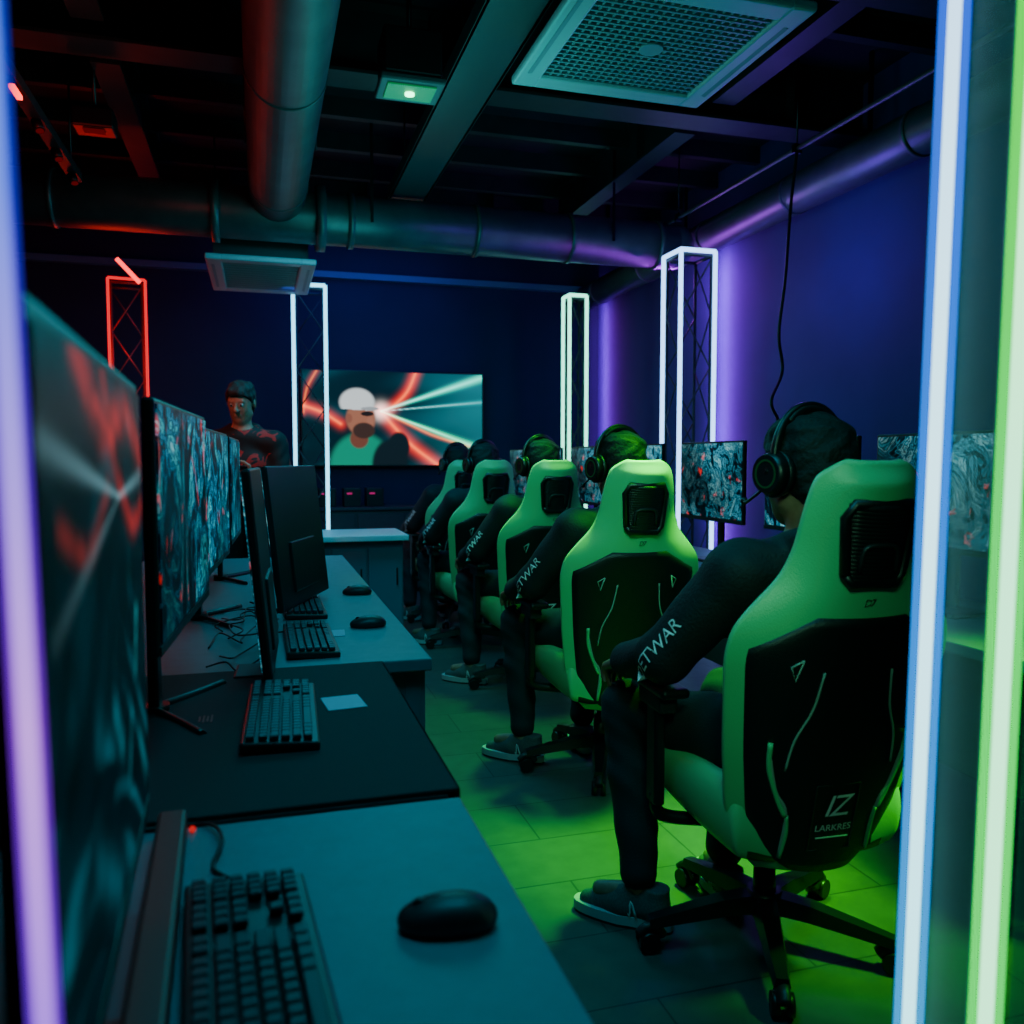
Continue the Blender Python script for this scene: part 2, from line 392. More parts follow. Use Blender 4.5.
def build_person(J, tag, jm, hoodie=True, jw=.003):
    b = SDF(); V = Vector; S = J.get('hsz', 1.0)
    pel, ch, nk = V(J['pelvis']), V(J['chest']), V(J['neck'])
    X = V((1, 0, 0))
    for s in (-1, 1):
        b.cap(pel+X*.065*s, pel+X*.055*s+(ch-pel)*.5, .105, .09, .03)
        b.cap(pel+X*.055*s+(ch-pel)*.5, ch+X*.07*s, .09, .10, .03)
    shL, shR = V(J['shL']), V(J['shR'])
    b.cap(shL, nk, .055, .06, .04); b.cap(shR, nk, .055, .06, .04)
    b.cap(ch, nk, .10, .06, .04)
    b.cap(nk, V(J['head'])+V((0, -.02, -.06)), .058, .056, .02)
    T = head_prims(b, J['head'], J['headR'], S)
    for s in 'LR':
        sh, el, wr = V(J['sh'+s]), V(J['el'+s]), V(J['wr'+s])
        b.cap(sh, el, .052, .040, .03); b.cap(el, el+(wr-el)*.35, .040, .040, .02); b.cap(el+(wr-el)*.35, wr, .040, .026, .02)
        hand(b, wr, J['hf'+s], J['hn'+s], J['hs'+s], J['curl'+s])
        hp, kn, an = V(J['hip'+s]), V(J['kn'+s]), V(J['an'+s])
        b.cap(hp, kn, .088, .058, .04); b.cap(kn, kn+(an-kn)*.35, .056, .055, .03); b.cap(kn+(an-kn)*.35, an, .055, .034, .03)
        fd = V(J['ft'+s]).normalized()
        b.cap(an+V((0, 0, -.045)), an+V((0, 0, -.060))+fd*.12, .032, .022, .02)
    body = b.build('person_body', ['skin'], .0065)
    j = SDF(); g = .017
    for s in (-1, 1):
        j.cap(pel+X*.07*s+(ch-pel)*.06, pel+X*.065*s+(ch-pel)*.5, .108+g, .102+g, .03)
        j.cap(pel+X*.065*s+(ch-pel)*.5, ch+X*.075*s, .102+g, .10+g, .03)
    j.cap(shL, nk+V((-.03, 0, -.02)), .060+g, .058+g, .04); j.cap(shR, nk+V((.03, 0, -.02)), .060+g, .058+g, .04)
    j.cap(ch, nk+V((0, 0, -.03)), .10+g, .06+g, .04)
    for s in 'LR':
        sh, el, wr = V(J['sh'+s]), V(J['el'+s]), V(J['wr'+s])
        j.cap(sh, el, .062+g, .052+g, .03); j.cap(el, wr-(wr-el)*.05, .050+g, .037+g*.7, .02)
        j.cap(wr-(wr-el)*.12, wr-(wr-el)*.03, .038, .036, .004)
    if hoodie:
        for a in range(6):
            t = math.pi*(a/6); t2 = math.pi*((a+1)/6)
            j.cap(nk+V((.085*math.cos(t), -.02-.065*math.sin(t), .03+.02*math.sin(t))), nk+V((.085*math.cos(t2), -.02-.065*math.sin(t2), .03+.02*math.sin(t2))), .030, .030, .02)
    jacket = j.build('jacket', [jm], .009, wrinkle(jw))
    t = SDF(); g = .013
    for s in (-1, 1): t.cap(pel+X*.07*s, pel+X*.07*s+(ch-pel)*.2, .105+g*.8, .1+g*.5, .03)
    for s in 'LR':
        hp, kn, an = V(J['hip'+s]), V(J['kn'+s]), V(J['an'+s])
        t.cap(hp, kn, .09+g, .062+g, .03); t.cap(kn, kn+(an-kn)*.4, .062+g, .055+g, .03); t.cap(kn+(an-kn)*.4, an+(kn-an)*.04, .055+g, .040+g, .02)
    trou = t.build('trousers', ['trouser'], .010, wrinkle(.004, 48))
    C = np.array(J['head']); R = np.array(J['headR'])
    def r_(*a): return tuple(x*S for x in a)
    hs = SDF(); hs.ell(T((0, -.014, .034)), r_(.087, .108, .094), R, .01); hs.ell(T((0, -.055, -.020)), r_(.073, .064, .090), R, .03); hs.ell(T((0, .050, .080)), r_(.052, .044, .024), R, .03)
    for i in range(8):
        a = i*2.4; rr = .04+.02*math.sin(i*1.7)
        hs.ell(T((rr*math.cos(a), -.03+rr*1.1*math.sin(a), .098-.010*(i % 3))), r_(.030, .036, .022), R, .02)
    def post(F, Xg, Yg, Zg):
        x, y, z = (Xg-C[0])/S, (Yg-C[1])/S, (Zg-C[2])/S
        hx = R[0, 0]*x+R[1, 0]*y+R[2, 0]*z; hy = R[0, 1]*x+R[1, 1]*y+R[2, 1]*z; hz = R[0, 2]*x+R[1, 2]*y+R[2, 2]*z
        F = F+.0045*np.sin(95*hx+60*hy+2*np.sin(60*hz))*np.sin(70*hy+55*hz)
        cut = (hy-(-.022+(hz+.04)*.95))*.72
        cut = np.where(hz > .056, np.minimum(cut, hy-.100), cut)
        F = np.maximum(F, cut); F = np.maximum(F, -(hz+.095)); return F.astype(np.float32)
    hair = hs.build('hair', ['hair'], .0065, post)
    eyes = []
    for s in (-1, 1):
        m_ = MB(); m_.sph(T((s*.030, .080, .006)), .0125*S, 'eye', 12); m_.sph(T((s*.030, .0895, .006)), .006*S, 'plastic', 8); eyes.append(m_.mesh('eye'))
    return dict(body=body, jacket=jacket, trousers=trou, hair=hair, eyes=eyes)

MESH = {}
def shoe_obj(parent, an, fd):
    fd = Vector(fd); ang = math.atan2(fd.y, fd.x)-math.pi/2
    if 'shoe_upper' not in MESH:
        s = SDF(); s.cap((0, -.045, .055), (0, .05, .054), .038, .040, .03); s.cap((0, .05, .048), (0, .155, .036), .040, .026, .03)
        s.cap((0, -.045, .07), (0, -.050, .115), .037, .036, .03)
        s.ell((0, .015, .090), (.032, .055, .030), None, .02)
        def post(F, X, Y, Z): return np.maximum(np.maximum(F, .020-Z), (Z-(.118-.12*(Y+.02)*(Y > -.02)+.1*np.maximum(-Y-.06, 0)))).astype(np.float32)
        MESH['shoe_upper'] = s.build('shoe', ['shoe'], .005, post)
        m_ = MB(); pts = []
        for i in range(28):
            a = 2*math.pi*i/28; w = .046 if math.sin(a) > 0 else .038
            pts.append((w*math.copysign(abs(math.cos(a))**.75, math.cos(a)), .050+.147*math.copysign(abs(math.sin(a))**.85, math.sin(a))))
        m_.prism(pts, .0, .008, 'plastic2'); m_.prism([(p[0]*1.03, (p[1]-.045)*1.01+.045) for p in pts], .008, .034, 'sole')
        MESH['shoe_sole'] = m_.mesh('sole')
        m_ = MB(); P = []
        for i in range(6):
            y = .030+.018*i; z = .112-.0090*i-.0006*i*i; s_ = -1 if i % 2 else 1
            P += [(-.028*s_, y-.006, z-.018), (0, y, z), (.028*s_, y+.006, z-.018)]
        m_.tube(P, .0034, 6, 'lace', 4)
        MESH['shoe_lace'] = m_.mesh('laces')
        for s_ in (-1, 1):
            P = []
            for k in range(4): P += [(s_*.040, -.005+.020*k, .036), (s_*.038, .012+.018*k, .078-.007*k)]
            MESH['stripe%d' % s_] = MB().tube(P, .0032, 6, 'lace', 3).mesh('side_stripe')
    o = mko('shoe', MESH['shoe_upper'], parent, (an[0], an[1], 0)); o.rotation_euler = (0, 0, ang)
    mko('sole', MESH['shoe_sole'], o); mko('laces', MESH['shoe_lace'], o); mko('side_stripe', MESH['stripe1'], o); mko('side_stripe', MESH['stripe-1'], o)
    return o

def Rz(a): return Matrix.Rotation(a, 3, 'Z')
def Rx(a): return Matrix.Rotation(a, 3, 'X')

# ------------------------------------------------------------ ROOM
XL, XR, YB, YF, ZC = -2.9, 3.6, 8.8, -1.6, 3.62
def wall(name, c, size, m):
    o = MB().box(c, size, m).obj(name); o["kind"] = "structure"; return o
wall('floor', ((XL+XR)/2, (YF+YB)/2, -.05), (XR-XL, YB-YF, .1), 'floor')
wall('ceiling', ((XL+XR)/2, (YF+YB)/2, ZC+.05), (XR-XL, YB-YF, .1), 'ceil')
wall('wall_back', ((XL+XR)/2, YB+.05, ZC/2), (XR-XL+.2, .1, ZC+.2), 'wallb')
wall('wall_right', (XR+.05, (YF+YB)/2, ZC/2), (.1, YB-YF, ZC+.2), 'wallr')
wall('wall_left', (XL-.05, (YF+YB)/2, ZC/2), (.1, YB-YF, ZC+.2), 'walll')
wall('wall_front', ((XL+XR)/2, YF-.05, ZC/2), (XR-XL+.2, .1, ZC+.2), 'walll')
wall('trim_1', ((XL+XR)/2, YB-.04, 3.14), (XR-XL, .08, .06), 'trimm')
wall('baseboard_back', ((XL+XR)/2, YB-.01, .05), (XR-XL, .02, .1), 'walll')
wall('baseboard_right', (XR-.01, (YF+YB)/2, .05), (.02, YB-YF, .1), 'walll')

def ibeam(c, L, axis, h, w, m='steel'):
    b = MB(); ft = .018
    for z, s in ((-h/2+ft/2, w), (h/2-ft/2, w)):
        b.box((0, 0, z), (L, s, ft) if axis == 'x' else (s, L, ft), m)
    b.box((0, 0, 0), (L, .014, h-2*ft) if axis == 'x' else (.014, L, h-2*ft), m)
    n = int(L/1.0)
    for i in range(n):
        q = -L/2+(i+.5)*L/n
        b.box((q, 0, 0) if axis == 'x' else (0, q, 0), (.01, w*.9, h-2*ft) if axis == 'x' else (w*.9, .01, h-2*ft), m)
    o = b.obj('steel_beam', None, loc=c); return top(o, 'dark painted steel beam crossing under the black ceiling', 'beam', 'ceiling beams')
for y in (1.7, 3.1, 4.55, 7.3):
    ibeam((.35, y, 3.435), XR-XL, 'x', .37, .2)
for x, y, L in ((-.72, 3.8, 1.2), (2.55, 3.8, 1.2), (-.72, 6, 2.3), (2.55, 6, 2.3), (-.72, 2.4, 1.1), (2.55, 2.4, 1.1)):
    ibeam((x, y, 3.46), L, 'y', .30, .14)
for i in range(16):
    y = -.9+i*.6
    if min(abs(y-b) for b in (1.7, 3.1, 4.55, 7.3)) < .16: continue
    o = MB().box((.35, y, ZC-.06), (XR-XL, .06, .12), 'steel').obj('ceiling_joist'); top(o, 'black ceiling joist between the steel beams', 'joist', 'ceiling joists')
b = MB(); b.box((1.02, 3.85, 3.13), (.25, 4.6, .02), 'tray'); b.box((.90, 3.85, 3.16), (.015, 4.6, .08), 'tray'); b.box((1.14, 3.85, 3.16), (.015, 4.6, .08), 'tray')
tray = b.obj('cable_tray'); top(tray, 'grey steel cable tray hung under the ceiling', 'cable tray')
for y in (2.2, 3.8, 5.4):
    for x in (.90, 1.14): MB().cyl((x, y, 3.14), (x, y, ZC), .006, m='chrome', seg=8).obj('hanger_rod', tray)
for i in range(5):
    x = .94+i*.035
    MB().tube([(x+.01*math.sin(y*3+i), y, 3.150) for y in np.linspace(1.7, 6.1, 12)], .010, 6, 'cable', 2).obj('tray_cable', tray)

duct = empty('ventilation_duct', (0.14, 5.9, 3.03)); top(duct, 'round galvanised ventilation duct with a cross branch under the ceiling', 'duct')
def dch(bld, name):
    o = bld.obj(name, duct); o.location = (-.14, -5.9, -3.03); return o
b = MB(); b.cyl((.14, -1.2, 3.03), (.14, 5.95, 3.03), .18, seg=40, m='duct'); dch(b, 'main_duct_pipe')
b = MB(); b.cyl((-2.85, 6.0, 2.93), (3.05, 6.0, 2.93), .17, seg=40, m='duct'); b.sph((3.05, 6.0, 2.93), .17, 'duct', 24); dch(b, 'cross_duct_pipe')
for x, r, w in ((.42, .215, .06), (.62, .185, .04), (1.5, .18, .03), (2.2, .18, .03), (2.9, .18, .04), (-.25, .2, .05), (-1.2, .18, .03), (-2.2, .18, .03)):
    b = MB(); b.cyl((x-w/2, 6.0, 2.93), (x+w/2, 6.0, 2.93), r, seg=40, m='duct'); dch(b, 'flange')
for y in (1.0, 2.5, 4.0, 5.6):
    b = MB(); b.cyl((.14, y-.012, 3.03), (.14, y+.012, 3.03), .184, seg=40, m='duct'); dch(b, 'flange')
for p in ((.14, 2.6), (.14, 4.9)):
    for s in (-1, 1):
        b = MB(); b.cyl((p[0]+s*.185, p[1], 3.0), (p[0]+s*.185, p[1], ZC), .006, m='chrome', seg=8); dch(b, 'hanger_rod')
for x in (-1.6, .75, 2.5):
    b = MB(); b.box((x, 5.83, 3.25), (.02, .006, ZC-2.9), 'chrome'); dch(b, 'hanger_rod')
wd = MB().cyl((3.38, -1.2, 3.03), (3.38, 8.6, 3.03), .125, seg=32, m='duct').obj('wall_duct'); top(wd, 'round duct running along the wall top lit violet', 'duct')
for y in np.arange(.5, 8.5, 1.1): MB().cyl((3.38, y-.015, 3.03), (3.38, y+.015, 3.03), .131, seg=32, m='duct').obj('flange', wd)
for y in (2, 4.2, 6.4): MB().box((3.38, y, 3.38), (.02, .02, .48), 'chrome').obj('hanger_rod', wd)
cd = MB().tube([(2.9, -1, 3.03), (2.9, 5.75, 3.03)], .014, 8, 'tray', 0).obj('conduit_pipe'); top(cd, 'thin metal conduit pipe under the ceiling', 'pipe')
for y in (1, 2.4, 4.2, 5.6):
    MB().cyl((2.9, y, 3.03), (2.9, y, ZC), .005, m='chrome', seg=8).box((2.9, y, 3.03), (.05, .03, .05), 'chrome', bev=.004).obj('pipe_clamp', cd)
b = MB(); b.tube([(2.9, 4.2, 3.02), (2.86, 4.19, 2.7), (2.82, 4.17, 2.3), (2.78, 4.16, 2.0), (2.82, 4.18, 1.80), (2.70, 4.10, 1.62), (2.76, 4.12, 1.50), (2.64, 4.04, 1.32), (2.64, 4.04, 1.2)], .009, 8, 'cable', 8)
o = b.obj('hanging_cable'); top(o, 'thin black cable hanging down from the conduit', 'cable')

def cassette(c, sx, sy, hgt, label, holes=True):
    r = empty('air_conditioner', c); top(r, label, 'air conditioner')
    b = MB(); fw = .11
    for s in (-1, 1):
        b.box((s*(sx/2-fw/2), 0, .02), (fw, sy, .04), 'acwhite', bev=.012); b.box((0, s*(sy/2-fw/2), .02), (sx-2*fw+.02, fw, .04), 'acwhite', bev=.012)
    b.obj('frame', r)
    MB().box((0, 0, .04+hgt/2), (sx*.86, sy*.86, hgt), 'plastic2').obj('casing', r)
    b = MB(); gx, gy = sx-2*fw, sy-2*fw
    n = 20 if holes else 12
    for i in range(n+1):
        y = -gy/2+gy*i/n; b.box((0, y, .016), (gx, .010 if holes else .022, .012), 'acgrille')
        if holes:
            x = -gx/2+gx*i/n; b.box((x, 0, .018), (.010, gy, .010), 'acgrille')
    if holes: b.cyl((0, 0, .004), (0, 0, .02), .05, seg=24, m='acgrille')
    b.obj('grille', r)
    for s in (-1, 1):
        MB().box((s*(sx/2-.055), 0, .003), (.04, sy*.7, .006), 'acgrille', rot=(0, s*.2, 0)).obj('louvre', r)
    for sx_ in (-1, 1):
        for sy_ in (-1, 1): MB().cyl((sx_*sx*.4, sy_*sy*.4, .04+hgt*.8), (sx_*sx*.4, sy_*sy*.4, ZC-c[2]), .006, m='chrome', seg=8).obj('hanger_rod', r)
    return r
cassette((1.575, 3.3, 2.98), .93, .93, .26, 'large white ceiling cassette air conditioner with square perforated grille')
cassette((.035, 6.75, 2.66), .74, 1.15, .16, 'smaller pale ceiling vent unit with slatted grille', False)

r = empty('emergency_light', (.68, 3.93, 2.98)); top(r, 'boxy ceiling lamp with a glowing green light', 'light')
MB().box((0, 0, .12), (.26, .22, .20), 'plastic', bev=.01).obj('housing', r)
MB().box((0, 0, .0), (.29, .24, .03), 'tray', bev=.008).obj('cover', r)
M['greenled'] = emis('green_lamp', (.15, 1, .4), 9)
M['greendiff'] = mat('green_diffuser', (.02, .22, .08), .4, emit=(.0, .5, .10), strength=.25)
MB().box((0, 0, -.018), (.22, .16, .008), 'greendiff', bev=.002).obj('diffuser', r)
MB().cyl((0, 0, -.020), (0, 0, -.030), .022, m='greenled').obj('lamp', r)
MB().cyl((0, 0, .2), (0, 0, ZC-2.98), .012, m='chrome').obj('hanger_rod', r)

M['redled'] = emis('red_led', (1, .03, .02), 5)
M['reddim'] = emis('red_dim', (.8, .01, .01), .12)
r = empty('track_light', (-1.0, 4.55, 2.95)); top(r, 'black lighting track with a glowing red head', 'track light')
MB().box((0, 0, 0), (.06, 2.1, .05), 'steel').obj('track', r)
for y in (-.36, .1, .5, .9):
    h = MB().cyl((0, y, -.03), (.02, y-.02, -.08), .024, m='plastic').obj('lamp_head', r)
    if y < -.3: MB().box((.03, y-.02, -.085), (.025, .13, .02), 'redled', bev=.004).obj('lamp', h)
    else: MB().cyl((.021, y-.021, -.081), (.022, y-.022, -.085), .018, m='reddim').obj('lamp', h)
for y in (-.9, .9): MB().cyl((0, y, 0), (0, y, ZC-2.95), .006, m='chrome', seg=8).obj('hanger_rod', r)
r = empty('red_ceiling_lamp', (-.79, 4.95, 3.05)); top(r, 'small boxy ceiling fixture with red light', 'light')
MB().box((0, 0, 0), (.2, .16, .1), 'plastic', bev=.01).obj('housing', r)
MB().box((0, -.02, -.054), (.10, .05, .01), 'reddim').obj('lamp', r)
MB().cyl((0, 0, .04), (0, 0, ZC-3.05), .01, m='chrome').obj('hanger_rod', r)

# ------------------------------------------------------------ LED towers
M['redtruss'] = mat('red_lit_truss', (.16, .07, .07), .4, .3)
def tower(loc, H, W, tube, label, rz=0.0, tubes=((-1, -1), (1, -1)), tops=((0, 1),), tr=.016, tm='steel', extra=None):
    r = empty('light_tower', loc, rz); top(r, label, 'light tower')
    for sx, sy in tubes:
        MB().cyl((sx*W/2, sy*W/2, .05), (sx*W/2, sy*W/2, H), tr, seg=12, m=tube).obj('light_tube', r)
    C = [(-1, -1), (1, -1), (1, 1), (-1, 1)]
    for i, j in tops:
        a, b_ = C[i], C[j]
        MB().cyl((a[0]*W/2, a[1]*W/2, H), (b_[0]*W/2, b_[1]*W/2, H), tr, seg=12, m=tube).obj('top_tube', r)
    if extra: MB().cyl(extra[0], extra[1], extra[2], seg=12, m=extra[3]).obj('slanted_tube', r)
    b = MB(); w = W/2-.02
    for sx in (-1, 1):
        for sy in (-1, 1): b.cyl((sx*w, sy*w, .03), (sx*w, sy*w, H-.03), .011, seg=8, m=tm)
    n = int(H/.35); dz = (H-.1)/n
    C4 = [(-w, -w), (w, -w), (w, w), (-w, w)]
    for k in range(4): b.cyl((*C4[k], H-.03), (*C4[(k+1) % 4], H-.03), .011, seg=8, m=tm)
    for i in range(n):
        for k in range(4):
            p, q = C4[k], C4[(k+1) % 4]
            if i % 2: p, q = q, p
            b.cyl((*p, .05+i*dz), (*q, .05+(i+1)*dz), .006, seg=6, m=tm)
    b.obj('truss_frame', r)
    MB().box((0, 0, .015), (W+.10, W+.10, .03), 'steel', bev=.006).obj('base_plate', r)
    return r
M['tw_blue'] = emis('tube_blue_white', (.25, .52, 1), 4.5)
M['tw_cool'] = emis('tube_cool_white', (.18, .68, 1), 4)
M['tw_mint'] = emis('tube_mint_white', (.22, 1, .70), 3.5)
M['tw_red'] = emis('tube_red', (1, .01, .02), 1.4)
M['tw_redhot'] = emis('tube_red_hot', (1, .03, .03), 4)
tower((3.00, 5.62, 0), 2.78, .27, 'tw_blue', 'square truss tower with bluish-white glowing tubes by the violet wall', rad(0), ((-1, -1), (1, -1), (-1, 1)), ((0, 1), (3, 0)))
tower((2.85, 7.55, 0), 2.82, .17, 'tw_mint', 'square truss tower with mint-white glowing tubes near the corner', rad(0), ((-1, -1), (1, -1), (-1, 1)), ((0, 1), (3, 0)))
tower((.44, 7.72, 0), 2.80, .27, 'tw_cool', 'square truss tower with cool white glowing tubes beside the wall screen', rad(-4))
tower((-1.04, 7.8, 0), 2.78, .28, 'tw_red', 'square truss tower with thin red glowing tubes', rad(8), ((-1, -1), (1, -1)), ((0, 1),), .012, 'redtruss', ((-.07, -.17, 2.93), (.10, -.17, 2.75), .018, 'tw_redhot'))

# foreground LED lights
M['fg_core1'] = emis('tube_core_blue', (.6, .88, 1), 3, (0.4, 2.1, [(0, (.30, .90, 1)), (.5, (.45, .88, 1)), (1, (.40, .66, 1))]))
M['fg_side1'] = emis('tube_side_blue', (.05, .35, 1), 1.3, (0.4, 2.1, [(0, (.0, .40, .80)), (.5, (.0, .22, 1)), (1, (.01, .08, 1))]))
M['fg_core2'] = emis('tube_core_green', (.6, 1, .8), 3, (0.4, 2.1, [(0, (.32, 1, .50)), (.5, (.32, 1, .55)), (1, (.40, 1, .26))]))
M['fg_side2'] = emis('tube_side_green', (.05, .8, .2), 1.3, (0.4, 2.1, [(0, (.0, 1, .10)), (.5, (.0, 1, .10)), (1, (.02, 1, .0))]))
M['fg_core3'] = emis('tube_core_violet', (.6, .4, 1), 1.6, (0.9, 1.7, [(0, (.18, .03, 1)), (.35, (.60, .24, 1)), (.65, (.10, .20, 1)), (1, (.04, .38, 1))]))
M['fg_side3'] = emis('tube_side_violet', (.2, .1, 1), .8, (0.9, 1.7, [(0, (.10, .0, 1)), (.35, (.30, .0, 1)), (.65, (.02, .02, 1)), (1, (.0, .10, .9))]))
def ledbar(r, x, y, H, core, side, rc, w, ang=0):
    z0 = .03
    h = MB(); h.box((0, .006, (H+z0)/2), (w, .006, H-z0), side); o = h.obj('glow_strip', r); o.location = (x, y, 0); o.rotation_euler = (0, 0, ang)
    t = MB().cyl((0, -.002, z0), (0, -.002, H), rc, seg=16, m=core).obj('light_tube', r); t.location = (x, y, 0); t.rotation_euler = (0, 0, ang)
    k = MB().box((0, .014, (H+z0)/2), (w+.002, .008, H-z0), 'plastic').obj('housing', r); k.location = (x, y, 0); k.rotation_euler = (0, 0, ang)
fr = empty('light_stand', (.80, .86, 0)); top(fr, 'tall standing light with blue-white and green glowing tubes', 'light')
fr.rotation_euler = (0, rad(1.1), 0)
ledbar(fr, .02, .05, 2.3, 'fg_core1', 'fg_side1', .0080, .038, rad(-42))
ledbar(fr, -.020, -.11, 2.3, 'fg_core2', 'fg_side2', .0078, .036, rad(-42))
p = MB().box((0, 0, 1.16), (.004, .13, 2.2), 'acrylic').obj('acrylic_panel', fr); p.location = (.02, -.03, 0); p.rotation_euler = (0, 0, rad(-13))
p2 = MB().box((0, 0, 1.16), (.16, .004, 2.2), 'acrylic').obj('acrylic_panel', fr); p2.location = (.085, -.12, 0)
MB().box((.03, -.03, .015), (.24, .24, .03), 'steel', bev=.005).obj('base_plate', fr)
MB().box((.03, -.03, 2.31), (.2, .22, .03), 'steel', bev=.005).obj('top_plate', fr)
fl = empty('light_pole', (-.099, .42, 0)); top(fl, 'slim standing light pole glowing blue to violet', 'light pole')
fl.rotation_euler = (0, rad(-1.1), 0)
ledbar(fl, .02, 0, 2.3, 'fg_core3', 'fg_side3', .0040, .0135, rad(14))
MB().box((.02, 0, .015), (.18, .1, .03), 'steel', bev=.005).obj('base_plate', fl)

# ------------------------------------------------------------ SCREENS
def paint_grid(name, W, H, nx, ny, fn, matname):
    U, Vv = np.meshgrid(np.linspace(0, 1, nx), np.linspace(0, 1, ny), indexing='ij')
    V = [((u-.5)*W, 0, (.5-v)*H) for u, v in zip(U.ravel(), Vv.ravel())]
    Q = [(i*ny+j, i*ny+j+1, (i+1)*ny+j+1, (i+1)*ny+j) for i in range(nx-1) for j in range(ny-1)]
    me = quads_mesh(name, V, Q, [matname], smooth=False)
    C = fn(U.ravel(), Vv.ravel()); ca = me.color_attributes.new('paint', 'FLOAT_COLOR', 'POINT')
    ca.data.foreach_set('color', np.concatenate([np.clip(C, 0, 3), np.ones((len(C), 1))], 1).astype(np.float32).ravel())
    return me
def segd(u, v, a, b, asp=1.95):
    a = (a[0]*asp, a[1]); b = (b[0]*asp, b[1]); x, y = u*asp, v
    dx, dy = b[0]-a[0], b[1]-a[1]; t = np.clip(((x-a[0])*dx+(y-a[1])*dy)/(dx*dx+dy*dy), 0, 1)
    return np.hypot(x-a[0]-t*dx, y-a[1]-t*dy), t
def over(C, m, col): return C*(1-m[:, None])+m[:, None]*np.array(col)[None, :]
def sm(x, a, b): t = np.clip((x-a)/(b-a), 0, 1); return t*t*(3-2*t)
def curve_d(u, v, pts, asp=1.95):
    P = catmull([(p[0], p[1], 0) for p in pts], 4); d = np.full(len(u), 9.)
    for a, b in zip(P[:-1], P[1:]): d = np.minimum(d, segd(u, v, a, b, asp)[0])
    return d
def swirl(u, v, f=1.0):
    x, y = u*f, v*f
    for i in range(4):
        x, y = x+.35/(i+1)*np.sin(3.1*(i+1)*y+1.3*i), y+.35/(i+1)*np.sin(2.7*(i+1)*x+2.1*i)
    return .5+.5*np.sin(9*x+7*y)*np.sin(11*y-4*x)
def beams(u, v, F):
    C = np.zeros((len(u), 3))+np.array((.002, .010, .016))
    n = .5+.5*np.sin(7*u+3*np.sin(6*v+2*u)); C += (n**2)[:, None]*np.array((.002, .03, .04))
    C += (sm(u, .50, 1)*(1-np.abs(v-.4)))[:, None]*np.array((.0, .13, .15))
    for pts, w, col in (([(.62, -.02), (.57, .2), (.49, .36), F], .05, (1.3, .03, .0)), ([(-.02, .36), (.10, .44), (.20, .56)], .05, (1.2, .03, .0)),
                        ([F, (.5, .6), (.60, .80), (.74, 1.0)], .06, (1.3, .03, .0)), ([F, (.58, .56), (.75, .70), (1.02, .84)], .018, (1.0, .12, .01)), ([(.08, -.02), (.02, .2), (.0, .45)], .03, (.5, .02, .01))):
        d = curve_d(u, v, pts)
        g = np.exp(-(d/w)**2); C += g[:, None]*np.array(col)*.65; C += np.exp(-(d/(w*.28))**2)[:, None]*np.array((1.4, .30, .02))*.5
    for e, w, col in (((1.02, .02), .035, (.0, .95, .65)), ((1.02, .84), .03, (.0, .95, .4)), ((1.02, .3), .02, (.0, .22, .22))):
        d, t = segd(u, v, F, e); ww = w*(.25+t); g = np.exp(-(d/ww)**2); C += g[:, None]*np.array(col)*1.0; C += (np.exp(-(d/(ww*.3))**2)*(1-t*.9))[:, None]*np.array((.6, 1, 1))
    d = np.hypot((u-F[0])*1.95, v-F[1]); C += np.exp(-(d/.08)**2)[:, None]*np.array((1.2, 1.2, 1.1))
    return C
def tv_paint(u, v):
    F = (.42, .42); C = beams(u, v, F)
    def E(cx, cy, rx, ry, soft=.12): d = np.hypot((u-cx)/rx, (v-cy)/ry); return 1-sm(d, 1-soft, 1+soft)
    C = over(C, E(.31, 1.02, .17, .36), (.005, .20, .12))   # shirt
    C = over(C, E(.30, .72, .05, .10), (.12, .04, .025))    # neck
    C = over(C, E(.47, 1.0, .10, .28), (.004, .010, .014)); C = over(C, E(.52, .80, .06, .16), (.004, .010, .014))
    C = over(C, E(.31, .50, .080, .18), (.26, .10, .06)); C = over(C, E(.360, .53, .018, .05), (.28, .11, .07))
    C = over(C, E(.325, .63, .06, .085), (.035, .018, .014))  # beard
    C = over(C, E(.245, .50, .018, .05), (.2, .07, .045))
    C = over(C, E(.29, .33, .095, .15)*(v < .40+.1*(u-.2)), (.52, .58, .60)); C = over(C, E(.36, .395, .05, .020), (.25, .28, .3))
    C = over(C, E(.345, .45, .035, .025), (.012, .008, .008))
    return C
